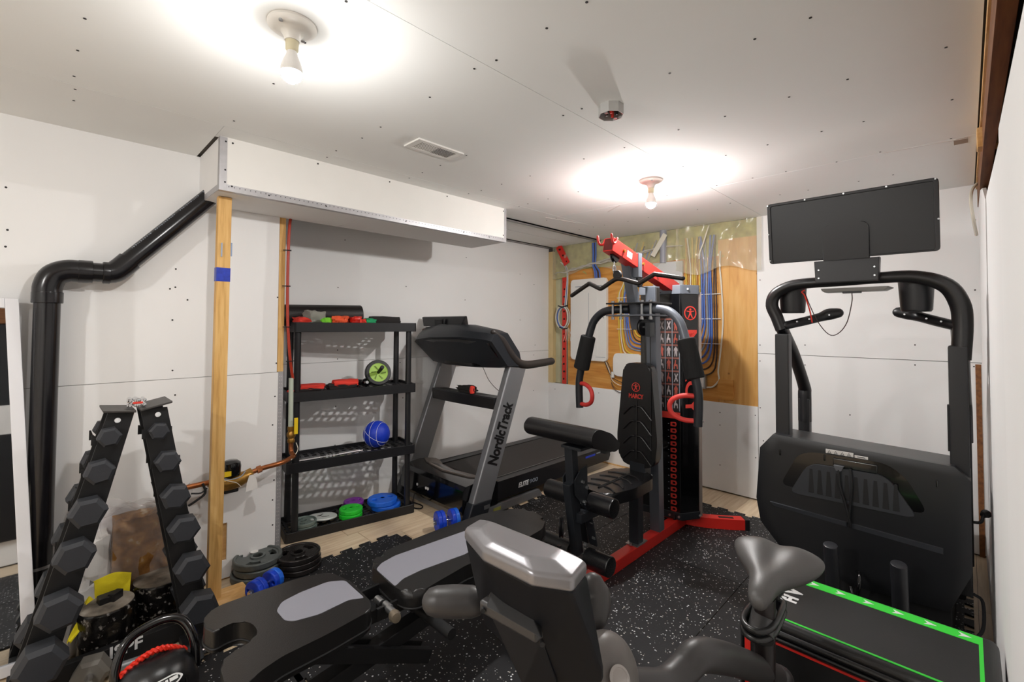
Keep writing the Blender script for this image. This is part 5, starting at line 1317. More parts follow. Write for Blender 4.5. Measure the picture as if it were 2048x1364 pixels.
part('back_bracket', B().box((2.70, GY - .06, .42), (2.78, GY + .05, .56), .004), 'pcoat', t)
b = B()
for y in (GY - .085, GY + .03): b.cyl((2.70, y, .485), (2.685, y, .485), .014, n=10, bev=.002); b.cyl((2.74, y, .485), (2.70, y, .485), .006, n=8)
part('bolt', b, 'zinc', t)
# upright column, boom
part('main_upright', B().bar((2.90, GY - .04, .08), (2.845, GY - .04, 1.70), .07, .07, up=(0, 1, 0), bev=.004), 'pgrey', t)
part('upright_slot', bx(((2.83, GY - .0785, 1.56), (2.87, GY - .0745, 1.69))), 'dark', t)
part('front_upright', B().bar((2.76, GY + .02, 1.42), (2.62, GY + .02, 1.86), .06, .06, up=(0, 1, 0), bev=.004), 'pgrey', t)
part('upright_cap', B().box((2.595, GY - .025, 1.835), (2.668, GY + .045, 1.875), .004), 'black', t)
BA, BC = V((2.36, GY - .01, 1.925)), V((3.24, GY - .01, 1.705))
b = B(); b.bar(BA, BC, .07, .085, bev=.004); part('boom', b, 'red', t, label='red top boom')
d = (BC - BA).normalized()
b = B(); b.bar(BA - d * .001, BA + d * .004, .06, .072); part('boom_end', b, mat('boom_inside', '5a1512', .6), t)
b = B(); b.bar(BA + d * .16 + V((0, -.0355, 0)), BA + d * .22 + V((0, -.0355, 0)), .0008, .04); part('boom_label', b, 'paper', t)
b = B()
for q in (.12, .55, .36): b.cyl(BA + d * q + V((0, -.034, .0)), BA + d * q + V((0, -.045, .0)), .011, n=6)
part('bolt', b, 'brass', t)
b = B(); b.bar(BA + d * .315 + V((0, 0, -.10)), BA + d * .315 + V((0, 0, .055)), .084, .045, up=(1, 0, 0), bev=.003); part('boom_clamp', b, 'pgrey', t)
for s in (-1, 1):
    y = GY - .01 + s * .042
    b = B(); b.tube(sm([(2.39, y, 1.96), (2.365, y, 1.93), (2.338, y + s * .004, 1.928), (2.324, y + s * .006, 1.945), (2.318, y + s * .006, 1.972)], 5), .0075, 10, round_end=True); part('bar_hook', b, 'redg', t, label='red bar rest hook')
b = B(); b.lathe([(0, -.012), (.036, -.012), (.04, -.006), (.032, 0), (.04, .006), (.036, .012), (0, .012)], (2.43, GY - .01, 1.862), (0, 1, 0), 24); part('top_pulley', b, 'blackg', t)
b = B(); b.tube([(2.425, GY - .01, 1.84), (2.425, GY - .01, 1.80)], .004, 8); b.tube([(2.425 + .012 * math.cos(a_), GY - .01, 1.785 + .022 * math.sin(a_)) for a_ in [k * PI / 6 for k in range(12)]], .0045, 8, closed=True); b.tube([(2.425, GY - .005, 1.765), (2.425, GY - .01, 1.735)], .004, 8); b.cyl((2.425, GY - .01, 1.79), (2.425, GY - .01, 1.77), .012, n=10); part('snap_hook', b, 'chrome', t)
# lat bar
lx = 2.43
lb = [(lx, 1.845, 1.635), (lx, 1.72, 1.70), (lx, 1.70, 1.703), (lx, 1.635, 1.672), (lx, 1.61, 1.672), (lx, 1.52, 1.718), (lx, 1.47, 1.718), (lx, 1.375, 1.69), (lx, 1.35, 1.69), (lx, 1.27, 1.728), (lx, 1.245, 1.73), (lx, 1.095, 1.698)]
b = B(); b.tube(lb, .0135, 14, k=3, round_end=True); part('lat_bar', b, mat('lat_bar', '1d1816', .35), t)
b = B(); b.lathe([(0, -.01), (.027, -.01), (.03, 0), (.027, .01), (0, .01)], (lx, 1.50, 1.745), (1, 0, 0), 20); part('lat_pulley', b, 'blackm', t)
# press arms
def press(s):
    y = lambda q: GY - .01 + s * q
    X_ = 2.66
    arm = [(X_ + .02, y(.05), 1.545), (X_, y(.16), 1.543), (X_ - .005, y(.24), 1.525), (X_ - .01, y(.305), 1.465), (X_ - .015, y(.34), 1.37), (X_ - .02, y(.37), 1.28)]
    b = B(); b.tube(arm, .0265, 18, k=5); part('press_arm', b, 'pcoat' if s > 0 else 'pgrey', t)
    low = [(X_ - .02, y(.368), 1.285), (X_ - .02, y(.40), 1.15), (X_ - .02, y(.418), 1.06), (X_ - .02, y(.420), .98), (X_ - .02, y(.415), .865)]
    b = B(); b.tube(low, .0255, 18, k=5); part('press_handle_tube', b, 'pcoat', t)
    b = B(); b.cyl((X_ - .015, y(.345), 1.365), (X_ - .02, y(.402), 1.135), .052, .055, n=28, bev=.01); part('foam_grip', b, 'foam', t, label='thick black foam arm pad')
    gp_ = sm([(X_ - .02, y(.41), 1.035), (X_ - .05, y(.345), 1.035), (X_ - .07, y(.29), 1.01), (X_ - .075, y(.272), .965), (X_ - .065, y(.29), .92), (X_ - .045, y(.345), .895), (X_ - .02, y(.41), .893)], 5)
    b = B(); b.tube(gp_, .0145, 12); part('hand_grip', b, 'redg', t, label='red D-shaped hand grip')
    b = B(); b.cyl((X_ - .02, y(.415) - .03, .90), (X_ - .02, y(.415) - .036, .90), .008, n=8); part('bolt', b, 'zinc', t)
press(1); press(-1)
part('pivot_plate', B().box((2.60, GY - .17, 1.578), (2.86, GY + .165, 1.588), .002), 'black', t)
part('pivot_plate', B().box((2.60, GY - .17, 1.50), (2.86, GY + .165, 1.51), .002), 'pgrey', t)
b = B()
for y in (GY - .14, GY - .08, GY + .07, GY + .13): b.cyl((2.63, y, 1.492), (2.63, y, 1.60), .008, n=8); b.cyl((2.63, y, 1.478), (2.63, y, 1.492), .012, n=6); b.cyl((2.63, y, 1.588), (2.63, y, 1.600), .012, n=6)
part('pivot_bolt', b, 'zinc', t)
c = V((2.70, GY - .055, 1.43))
part('guide_pulley', B().lathe([(0, -.012), (.052, -.012), (.056, -.006), (.046, 0), (.056, .006), (.052, .012), (0, .012)], c, (.3, 1, 0), 28), 'black', t)
b = B(); b.box((2.66, GY - .12, 1.37), (2.72, GY - .085, 1.46), .003); part('pulley_bracket', b, 'pcoat', t)
b = B(); b.cyl(c + V((0, -.016, 0)), c + V((-.01, -.03, 0)), .014, n=8); part('bolt', b, 'zinc', t)
c2 = V((2.74, GY + .0, 1.735)); part('guide_pulley', B().lathe([(0, -.01), (.04, -.01), (.044, -.004), (.036, 0), (.044, .004), (.04, .01), (0, .01)], c2, (0, 1, 0), 24), 'black', t)
b = B(); b.tube([(2.44, GY - .01, 1.90), (2.72, GY, 1.77)], .003, 6); b.tube([(2.70, GY - .10, 1.43), (2.70, GY - .10, .60)], .003, 6); b.tube([(2.76, GY, 1.70), (3.0, GY - .02, 1.67)], .003, 6); b.tube([(2.72, GY - .05, 1.38), (2.76, GY - .05, .5)], .003, 6); part('steel_cable', b, 'blackm', t)
# shroud: a tall cover with a flat chart face to the left and an angled red-logo face to the right
sh0 = [(3.10, 1.72), (3.14, 1.437), (3.155, 1.425), (3.265, 1.361), (3.31, 1.372), (3.46, 1.44), (3.46, 1.72)]
so_ = rpoly(sh0, .004, 2)
b = B(); b.prism([(x, y, .10) for x, y in so_], (0, 0, 1.58)); shroud = part('tower_shroud', b, 'blackg', t)
b = B(); cx_, cy_ = 3.30, 1.55; b.prism([(cx_ + (x - cx_) * 1.03, cy_ + (y - cy_) * 1.04, 1.665) for x, y in so_], (0, 0, .065), bev=.004); part('shroud_cap', b, 'pgrey', t)
b = B(); b.prism([(cx_ + (x - cx_) * 1.03, cy_ + (y - cy_) * 1.04, .085) for x, y in so_], (0, 0, .05), bev=.004); part('shroud_base', b, 'pcoat', t)
b = B(); b.bar((3.285, 1.361, .10), (3.285, 1.361, 1.68), .03, .012, up=(1, .4, 0)); part('edge_strip', b, mat('edge_strip', '8c7f78', .35, .5), t)
# chart face: between (3.10,1.70) and (3.145,1.50); logo faces beyond
F0, F1, F2, F3 = V((3.1145, 1.618, 0)), V((3.14, 1.437, 0)), V((3.155, 1.425, 0)), V((3.265, 1.361, 0))
d1 = (F1 - F0).normalized(); n1 = V((d1.y, -d1.x, 0)); n1 = n1 if n1.x < 0 else -n1
d2 = (F3 - F2).normalized(); n2 = V((d2.y, -d2.x, 0)); n2 = n2 if n2.x < 0 else -n2
d3 = (F2 - F1).normalized(); n3 = V((d3.y, -d3.x, 0)); n3 = n3 if n3.x < 0 else -n3
L1 = (F1 - F0).length
b = B(); b.bar(F0 + d1 * .03 + n1 * .001 + V((0, 0, 1.15)), F1 - d1 * .006 + n1 * .001 + V((0, 0, 1.15)), .0016, .66, up=(0, 0, 1)) if False else b.prism([F0 + d1 * .03 + V((0, 0, .83)), F1 - d1 * .004 + V((0, 0, .83)), F1 - d1 * .004 + V((0, 0, 1.50)), F0 + d1 * .03 + V((0, 0, 1.50))], n1 * .0015)
ch = part('exercise_chart', b, 'chart', t, label='exercise chart with rows of small figures')
random.seed(11)
bars, fig, figr, lines = B(), B(), B(), B()
cw_ = (L1 - .034) / 3
for r_ in range(7):
    z0 = .85 + .092 * r_
    for c_ in range(3):
        u0 = .03 + cw_ * c_
        def q(u, z, o=.0021): return F0 + d1 * (u0 + u * cw_) + n1 * o + V((0, 0, z0 + z))
        bars.add([q(.06, .078), q(.94, .078), q(.94, .090), q(.06, .090)], [(0, 1, 2, 3)])
        k = random.random(); tgt = figr if random.random() < .4 else fig
        if k < .45:   # a standing torso with arms
            tgt.add([q(a_, z) for a_, z in ((.3, .005), (.42, .005), (.5, .03), (.58, .005), (.7, .005), (.68, .05), (.8, .04), (.74, .062), (.6, .066), (.6, .074), (.42, .074), (.42, .066), (.28, .062), (.2, .04), (.34, .05))], [tuple(range(15))])
        elif k < .75:  # a seated figure
            tgt.add([q(a_, z) for a_, z in ((.2, .008), (.34, .008), (.4, .03), (.62, .028), (.66, .008), (.78, .01), (.74, .04), (.5, .046), (.56, .07), (.42, .074), (.34, .05), (.22, .036))], [tuple(range(12))])
        else:          # a crossed movement mark
            tgt.add([q(.2, .01), q(.34, .01), q(.82, .066), q(.68, .07)], [(0, 1, 2, 3)]); tgt.add([q(.66, .012, .0024), q(.8, .016, .0024), q(.4, .07, .0024), q(.28, .066, .0024)], [(0, 1, 2, 3)])
for c_ in range(4):
    u = .03 + cw_ * c_; w_ = .0018; lines.add([F0 + d1 * (u - w_) + n1 * .0022 + V((0, 0, .84)), F0 + d1 * (u + w_) + n1 * .0022 + V((0, 0, .84)), F0 + d1 * (u + w_) + n1 * .0022 + V((0, 0, 1.49)), F0 + d1 * (u - w_) + n1 * .0022 + V((0, 0, 1.49))], [(0, 1, 2, 3)])
part('chart_heading', bars, 'chartbar', ch, kind='stuff'); part('chart_figure', fig, 'skin', ch, kind='stuff'); part('chart_figure', figr, 'skinr', ch, kind='stuff'); part('chart_line', lines, 'cg', ch, kind='stuff')
mid = F2.lerp(F3, .5) + n2 * .0012
man(mid + V((0, 0, 1.53)), d2, (0, 0, 1), .050, 'letterr', t, 'emblem')
text('MARCY', .13, mid + V((0, 0, 1.12)), (0, 0, -1), d2, 'letterr', t, width=.60, bold=.003)
# red number slots down the front edge
m3 = F1.lerp(F2, .35) + n3 * .001
b = B(); b.bar(F1.lerp(F0, .42) + n1 * .001 + V((0, 0, .80)), F1 + n1 * .001 + V((0, 0, .80)), .0016, .05) if False else b.prism([F0 + d1 * .05 + V((0, 0, .785)), F1 + V((0, 0, .785)), F1 + V((0, 0, .83)), F0 + d1 * .05 + V((0, 0, .83))], n1 * .0016); part('red_band', b, 'letterr', t)
for k in range(15):
    z = .745 - .0455 * k; o_ = F1 - d1 * .046 + n1 * .0002
    X = frame(o_ + V((0, 0, z)), d1, (0, 0, 1)); b = B()
    b.mesh_in(curve_mesh([rpoly([(-.022, -.014), (.014, -.016), (.022, 0), (.014, .017), (-.022, .014)], .003, 2), rpoly([(-.010, -.007), (.006, -.008), (.012, 0), (.006, .008), (-.010, .007)], .002, 2)], .0016), X); part('weight_window', b, 'letterr', t)
b = B()
for k in range(15): z = .745 - .0455 * k; b.box((-.004, -.002, 0), (.004, .002, .0015), X=frame(F1 - d1 * .082 + n1 * .0002 + V((0, 0, z)), d1, (0, 0, 1)))
part('window_tick', b, 'cg', t)
b = B(); b.cyl(F1 - d1 * .105 + V((0, 0, .575)), F1 - d1 * .105 + n1 * .03 + V((0, 0, .575)), .008, n=12); part('selector_pin', b, 'chrome', t)
b = B()
for (p, z) in ((F0.lerp(F1, .6) + n1 * .009, .11), (F0.lerp(F1, .95) + n1 * .009, .11), (F3 + n2 * .012, .11), (F2.lerp(F3, .3) + n2 * .011, 1.70)): b.cyl(p + V((0, 0, z)) - n1 * .002, p + V((0, 0, z)) + n1 * .006, .008, n=8)
part('bolt', b, 'zinc', t)
part('shroud_bracket', B().prism([(3.12, GY - .06, .0115), (3.22, GY - .06, .0115), (3.22, GY - .06, .12), (3.12, GY - .06, .12)], (0, .012, 0), bev=.002), 'pcoat', t)

# ------------------------------------------------------------------ screen treadmill
t = thing('screen_treadmill', 'tall black treadmill seen from the front, big screen on top', 'treadmill', (3.1, .40, 0))
hx = 2.70
# hood: faceted shell
hp = [(.735, .872), (.045, .85), (-.004, .80), (-.002, .42), (.07, .235), (.40, .215), (.70, .285), (.80, .40), (.82, .52), (.80, .79)]
fr = [(hx + .012, y, z) for y, z in hp]
mid_ = [(hx + .05, .4 + (y - .4) * 1.0, z) for y, z in hp]
in_ = [(hx, .405 + (y - .405) * .87, .54 + (z - .54) * .88) for y, z in hp]
bk_ = [(hx + .36, .405 + (y - .405) * 1.0, .54 + (z - .54) * .92) for y, z in hp]
b = B(); b.loft([in_, fr, mid_, bk_]); part('motor_hood', b, mat('hood_black', '191a1d', .38), t, angle=18)
# raised vent field with slots
vp = rpoly([(.655, .595), (.585, .735), (.545, .76), (.285, .765), (.245, .735), (.165, .605)], .03, 4)
b = B(); b.prism([(hx - .002, y, z) for y, z in rpoly([(.70, .62), (.62, .79), (.56, .815), (.27, .82), (.20, .77), (.13, .63)], .04, 4)], (.0015, 0, 0)); part('vent_recess', b, 'blackg', t)
b = B(); b.prism([(hx - .014, y, z) for y, z in vp], (.014, 0, 0), bev=.004, seg=2); vent = part('vent_field', b, mat('vent_grey', '2e3035', .5), t)
for k in range(10):
    y = .56 - .036 * k
    b = B(); b.hull([(hx - .0155, y - .006, .735), (hx - .0155, y + .006, .735), (hx - .0155, y - .0055, .64), (hx - .0155, y + .0055, .64), (hx - .0155, y - .012, .618), (hx - .0155, y + .012, .618), (hx - .006, y, .735), (hx - .006, y, .61)]); part('slot', b, 'blackm', vent)
b = B(); b.prism([(hx - .012, .748, .522), (hx - .012, .42, .512), (hx - .004, .42, .490), (hx - .004, .73, .502)], (.012, 0, 0)); part('hood_ledge', b, mat('ledge_grey', '3b3d42', .45), t)
b = B(); b.prism([(hx - .012, .41, .512), (hx - .012, .085, .502), (hx - .004, .085, .477), (hx - .004, .41, .490)], (.012, 0, 0)); part('hood_ledge', b, 'bikedark', t) if False else part('hood_ledge', b, bpy.data.materials['ledge_grey'], t)
b = B(); b.box((hx - .003, .39, .842 - .02), (hx, .50, .842), .001); st = part('warning_label', b, 'paper', t, label='white warning label with pictograms')
b = B()
for k in range(4):
    y = .485 - .026 * k; X = frame((hx - .0034, y, .832), (0, -1, 0), (0, 0, 1))
    b.mesh_in(curve_mesh([[(-.007, -.006), (.007, -.006), (0, .007)], [(-.004, -.0045), (.004, -.0045), (0, .004)]], .0004), X); b.box((-.009, -.0095, 0), (.009, -.0082, .0004), X=X)
part('pictogram', b, 'letterk', st)
b = B(); b.box((hx - .003, .335, .822), (hx, .386, .834), .001); st = part('serial_label', b, 'paper', t, label='white serial label'); 
b = B(); b.box((hx - .0034, .345, .8265), (hx - .0028, .376, .8295)); part('serial_print', b, 'letterk', st)
b = B()
for y, z in ((.70, .80), (.10, .785), (.505, .812), (.31, .79)): b.box((hx - .006, y - .004, z - .03), (hx + .002, y + .004, z), .003)
part('clip_slot', b, 'blackg', t)
part('power_inlet', B().box((hx - .010, .30, .765), (hx, .47, .805), .004), 'blackg', t)
part('inlet_plug', B().hull([(hx - .03, .465, .775), (hx - .03, .425, .775), (hx - .03, .455, .752), (hx - .03, .435, .752), (hx - .008, .465, .775), (hx - .008, .425, .775), (hx - .008, .455, .752), (hx - .008, .435, .752)]), mat('plug_grey', '55565a', .5), t)
b = B(); b.tube([(hx - .025, .445, .757), (hx - .03, .44, .68), (hx - .028, .42, .60), (hx - .025, .405, .52), (hx - .02, .403, .495)], .006, 8, k=5); b.tube([(hx - .02, .40, .77), (hx - .03, .395, .70), (hx - .025, .402, .60), (hx - .022, .41, .52)], .005, 8, k=5); part('hanging_cord', b, 'blackm', t)
b = B(); b.tube([(hx - .02, .38, .30), (hx - .10, .36, .33), (hx - .14, .36, .28), (hx - .10, .38, .20), (hx - .06, .40, .24)], .008, 10, k=5); part('cord_loop', b, 'blackg', t)
part('side_cord', B().tube([(hx + .06, -.004, .62), (hx + .07, -.03, .625), (hx + .22, -.04, .615)], .006, 8, k=5), 'blackm', t)
b = B(); b.tube([(hx + .04, -.004, .33), (hx + .06, -.03, .30), (hx + .05, -.03, .20), (hx + .04, -.008, .15)], .006, 8, k=5); part('side_cord', b, 'blackm', t)
part('plug', B().cyl((hx + .21, -.04, .617), (hx + .30, -.05, .60), .012, .018, n=12, bev=.003), 'blackm', t)
# floor frame, deck behind
part('floor_frame', B().box((2.50, .06, .011), (4.0, .12, .07), .006), 'blackm', t)
part('floor_frame', B().box((2.50, .66, .011), (4.0, .72, .07), .006), 'blackm', t)
part('floor_cross', B().box((2.50, .06, .011), (2.57, .72, .07), .006), 'blackm', t)
part('hood_skirt', B().box((2.74, .06, .07), (3.04, .72, .30), .01), 'blackm', t)
part('running_deck', B().box((3.02, .09, .20), (4.05, .70, .26), .006), 'belt', t)
part('side_rail', B().box((3.0, .02, .18), (4.06, .095, .275), .01), 'blackm', t)
part('side_rail', B().box((3.0, .695, .18), (4.06, .77, .275), .01), 'blackm', t)
part('deck_leg', B().box((3.92, .10, .065), (3.98, .68, .19), .006), 'blackm', t)
for y in (.44, .21): part('transport_post', B().cyl((2.535, y, .07), (2.44, y, .485), .028, n=22, bev=.006), mat('post_black', '26272b', .35) if y > .3 else bpy.data.materials['post_black'], t, label='rounded upright post in front of the hood')
# uprights
part('upright', B().box((2.765, .672, .30), (2.835, .738, 1.40), .008), 'black', t)
part('upright', B().box((2.765, -.003, .30), (2.84, .060, 1.36), .008), 'black', t)
part('upright_cover', B().box((2.775, .058, .90), (2.81, .066, 1.10), .002), 'blackm', t)
part('rear_post', B().bar((3.29, .715, .25), (3.29, .715, 1.0), .06, .06, bev=.006), 'black', t)
part('rear_post', B().bar((3.29, .02, .25), (3.29, .02, 1.0), .06, .06, bev=.006), 'black', t)
for y in (.715, .02):
    b = B(); b.tube([(3.29, y, .86), (3.29, y, 1.02), (3.275, y, 1.08), (3.05, y, 1.28), (2.86, y, 1.40), (2.80, y, 1.44)], [.036, .036, .034, .031, .031, .031], 16, k=5); part('side_arm', b, 'black', t)
# handlebar hoop
hb = [(2.80, .020, 1.30), (2.80, .012, 1.45), (2.795, .020, 1.545), (2.785, .062, 1.625), (2.775, .16, 1.668), (2.765, .29, 1.672), (2.76, .42, 1.666), (2.765, .56, 1.664), (2.775, .66, 1.655), (2.785, .735, 1.615), (2.795, .757, 1.555), (2.80, .735, 1.49), (2.80, .712, 1.42)]
b = B(); b.tube(hb, [.034, .035, .036, .034, .029, .027, .026, .027, .028, .030, .031, .031, .030], 18, k=5); part('handlebar', b, mat('bar_black', '1b1a1b', .32), t)
for (y, s) in ((.69, -1), (.03, 1)):
    b = B(); b.tube([(2.80, y, 1.445), (2.87, y + s * .07, 1.468), (2.93, y + s * .13, 1.49), (2.95, y + s * .165, 1.505), (2.955, y + s * .205, 1.512)], [.022, .023, .024, .031, .026], 14, k=4, round_end=True); part('side_grip', b, 'black', t)
    b = B()
    for q in (.05, .10, .18): b.cyl((2.80 + q * .6, y + s * q, 1.452 + q * .27), (2.77 + q * .6, y + s * q, 1.452 + q * .27), .004, n=8)
    part('bolt', b, 'zinc', t)
for y in (.672, .165):
    b = B(); b.lathe([(0, 1.512), (.052, 1.512), (.058, 1.52), (.066, 1.655), (.061, 1.655), (.055, 1.55), (0, 1.55)], (2.86, y, 0), n=32); part('cup_holder', b, 'black', t)
part('console_tray', B().hull([(2.76, .255, 1.632), (2.76, .525, 1.632), (2.86, .24, 1.628), (2.86, .54, 1.628), (2.77, .27, 1.612), (2.77, .51, 1.612), (2.85, .27, 1.612), (2.85, .51, 1.612)], .004), mat('tray_grey', '8f8c88', .4), t)
part('tray_hook', B().box((2.768, .36, 1.604), (2.79, .435, 1.613), .002), 'black', t)
b = B(); b.tube(sm([(2.775, .397, 1.605), (2.775, .398, 1.56), (2.78, .42, 1.46), (2.80, .46, 1.405), (2.81, .50, 1.40), (2.81, .545, 1.46), (2.80, .58, 1.55), (2.79, .60, 1.62)], 6), .0022, 6); part('safety_cord', b, 'ck', t)
b = B(); b.tube(sm([(2.81, .572, 1.46), (2.80, .582, 1.53), (2.79, .60, 1.60), (2.785, .612, 1.62), (2.79, .60, 1.63)], 5), .0032, 6); part('cord_clip', b, 'fabred', t, label='red cord end')
# the screen, back towards us, leaning a little
TX = M.Translation((2.715, .41, 1.93)) @ M.Rotation(R(-7), 4, 'Y')
b = B(TX); b.prism([(-.015, y, z) for y, z in rpoly([(-.335, -.158), (.335, -.158), (.335, .158), (-.335, .158)], .018, 4)], (.035, 0, 0), bev=.008, seg=3); part('screen_shell', b, mat('screen_black', '141619', .4), t)
b = B(TX); b.prism([(.018, y, z) for y, z in rpoly([(-.322, -.146), (.322, -.146), (.322, .146), (-.322, .146)], .01, 4)], (.004, 0, 0)); part('display', b, 'blackg', t)
b = B(TX); b.mesh_in(curve_mesh([rpoly([(-.335, -.158), (.335, -.158), (.335, .158), (-.335, .158)], .018, 4), rpoly([(-.318, -.150), (.318, -.150), (.318, .144), (-.318, .144)], .010, 4)], .006, .002, 2), M(((0, 0, 1, -.020), (1, 0, 0, 0), (0, 1, 0, 0), (0, 0, 0, 1)))); part('shell_rim', b, 'black', t)
b = B(TX); b.prism([(-.026, y, z) for y, z in rpoly([(-.092, -.165), (.092, -.165), (.092, -.01), (.075, .012), (-.075, .012), (-.092, -.01)], [0, 0, .02, .02, .02, .02], 4)], (.016, 0, 0), bev=.003); part('mount_plate', b, 'black', t)
b = B(); b.prism([(2.700, y, z) for y, z in ((.285, 1.655), (.535, 1.655), (.54, 1.765), (.28, 1.765))], (.05, 0, 0), bev=.006); part('mount_neck', b, 'black', t)
b = B()
for y, z in ((-.325, .152), (-.16, .152), (0, .152), (.16, .152), (.33, .15), (.332, .0), (-.332, -.02), (.33, -.14)): b.cyl((-.026, y, z), (-.018, y, z), .004, n=8)
for v in b.bm.verts: v.co = TX @ v.co
for y in (.30, .52):
    for z in (1.68, 1.72): b.cyl((2.698, y, z), (2.702, y, z), .004, n=8)
part('screw', b, 'zinc', t)

# ------------------------------------------------------------------ padded jump box
t = thing('jump_box', 'black padded jump box with lime green top border and red piping', 'plyo box', (1.86, .25, 0))
JX0, JX1, JY0, JY1, JZ = 1.665, 2.035, -.055, .555, .50
b = B(); b.box((JX0, JY0, .011), (JX1, JY1, JZ), .022, 4); part('foam_body', b, mat('box_vinyl', '141415', .42, bump=.06, bscale=300), t, angle=50)
for z_ in (JZ + .0004,):
    b = B()
    b.box((JX1 - .070, JY0 + .035, z_ - .002), (JX1 - .022, JY1 - .02, z_ + .0008))
    part('green_band', b, mat('box_green', '34d43a', .45), t, label='lime green arrow band')
    G = bpy.data.materials['box_green']
    b = B(); b.box((JX0 + .022, JY0 + .035, z_ - .002), (JX1 - .07, JY0 + .044, z_ + .0007)); b.box((JX0 + .022, JY1 - .034, z_ - .002), (JX1 - .07, JY1 - .026, z_ + .0007)); b.box((JX0 + .02, JY0 + .035, z_ - .002), (JX0 + .028, JY1 - .026, z_ + .0007)); part('green_line', b, G, t, label='thin lime green outline')
    for k in range(7):
        y = JY0 + .075 + .078 * k; X = frame((JX1 - .046, y, z_ + .001), (0, -1, 0), (1, 0, 0))
        b = B(); b.mesh_in(curve_mesh([[(-.013, -.013), (.017, 0), (-.013, .013), (-.005, 0)]], .0006), X); part('arrow', b, 'letter', t)
    p = V((1.826,0.445,0.5)); text('H', .056, (p.x, p.y, z_ + .0008), (1, 0, 0), (0, 1, 0), 'letter', t, bold=.003)
    p = V((1.884,0.449,0.5)); text('V', .078, (p.x, p.y, z_ + .0008), (1, 0, 0), (0, 1, 0), 'letter', t, bold=.003)
    b = B()
    for p in ((1.843,0.464,0.5), (1.822,0.465,0.5)): b.box((p[0] - .004, p[1] - .007, z_), (p[0] + .004, p[1] + .007, z_ + .0012))
    part('letter_dots', b, 'letter', t)
b = B(); b.box((JX0 - .004, JY0, JZ - .075), (JX0 + .004, JY1 + .001, JZ - .068), .001); part('red_piping', b, 'red', t, label='red piping')
b = B(); b.box((JX0 - .003, JY1 - .030, .02), (JX0 + .01, JY1 - .012, JZ - .075), .001); part('red_piping', b, 'red', t, label='red vertical strip')
b = B(); b.tube([(JX0 - .004, JY0 + .01, JZ - .035), (JX0 - .004, JY1 - .01, JZ - .035)], .010, 10); b.tube([(JX0 - .004, JY0 + .01, JZ - .055), (JX0 - .004, JY1 - .01, JZ - .055)], .007, 10); part('side_seam', b, 'leather', t)
b = B(); b.box((JX0 + .005, JY1 - .003, .02), (JX0 + .012, JY1 + .003, JZ - .02), .001); part('seam', b, 'blackm', t)

# ------------------------------------------------------------------ exercise bike in the foreground
t = thing('exercise_bike', 'grey exercise bike in the foreground, saddle at right, console at left', 'exercise bike', (1.1, .46, 0))
top = [(0.545,0.658,1.07), (0.594,0.668,1.07), (0.608,0.43,1.07), (0.551,0.415,1.07), (0.519,0.469,1.07), (0.516,0.574,1.07)]
low = [(0.587,0.651,0.88), (0.63,0.443,0.86), (0.652,0.421,0.86), (0.577,0.496,0.86), (.66, .66, .88)]
def hollow(bq, pts, dz, bev): return bq.hull([V(p) + V((0, 0, dz)) for p in pts], bev, 3)
b = B(); b.hull([V(p) + V((0, 0, -.018)) for p in top] + [V(p) for p in low], .008, 2); part('console_body', b, 'bikedark', t, angle=25)
b = B(); b.hull([V(p) + V((0, 0, z)) for p in top for z in (-.022, .0)] + [V(p).lerp(V((.565, .545, 1.07)), .35) + V((0, 0, .010)) for p in top], .006, 3); part('console_top', b, 'bikesil', t, label='silver console top', angle=35)
a, c = V((0.538,0.595,0.965)), V((0.547,0.473,0.965))
b = B(); b.bar(a, c, .026, .022, bev=.006, seg=3); part('tablet_ledge', b, 'bikegrey', t, label='hinged tablet ledge')
b = B()
for p in (a, c): b.cyl(p + V((-.012, -.012, .0)), p + V((-.017, -.017, .0)), .004, n=10)
part('ledge_screw', b, 'blackm', t)
rc = [(0.566,0.597,1), (0.569,0.53,1), (0.542,0.466,0.975), (0.536,0.583,0.975)]
b = B(); b.hull([V(p) + V((o, o * .9, 0)) for p in rc for o in (-.014, .03)], .002); part('ledge_shadow', b, 'blackm', t)  # raised black block that paints in the shadow above the ledge
lw = [(0.543,0.594,0.955), (0.551,0.474,0.955), (0.543,0.508,0.87), (0.583,0.468,0.87)]
b = B(); b.hull([V(p) + V((o, o * .9, 0)) for p in lw for o in (0, .015)], .003); part('ledge_panel', b, 'bikedark', t)
b = B(); b.hull([(.66, .52, .90), (.72, .60, .90), (.74, .50, .90), (.70, .50, .66), (.76, .54, .66), (.78, .47, .66)], .01); part('console_mast', b, 'bikedark', t)
hb = [(.585, .745, .915), (.615, .705, .915), (.66, .66, .91), (.72, .60, .905), (.765, .545, .91), (.79, .52, .925), (.80, .505, .95)]
b = B(); b.tube([(0.548,0.745,0.9), (0.571,0.722,0.9), (0.598,0.695,0.9)], [.027, .029, .028], 18, k=5, round_end=True); part('hand_grip', b, 'bikegrey', t, label='grey left hand grip')
b = B(); b.tube([(0.593,0.696,0.9), (.68, .635, .895), (.74, .57, .885), (0.737,0.516,0.89)], .017, 14, k=5); part('handlebar', b, 'bikedark', t)
b = B(); b.tube([(0.736,0.524,0.87), (0.754,0.521,0.89), (0.764,0.523,0.915), (0.765,0.528,0.93)], [.026, .031, .030, .024], 18, k=5, round_end=True); part('hand_grip', b, 'bikegrey', t, label='grey right hand grip')
b = B(); b.ball((0.707,0.47,0.802), (.078, .06, .088), 32); part('drive_cover', b, 'bikelt', t, label='taupe drive cover', angle=60)
b = B(); b.lathe([(0, 0), (.018, 0), (.019, .002), (.015, .003), (.014, .002), (0, .0025)], V((0.707,0.47,0.802)) + V((-.026, -.052, .054)), (-.25, -.72, .6), 28); part('emblem', b, mat('emblem_grey', 'a09a96', .35), t, label='round embossed emblem')
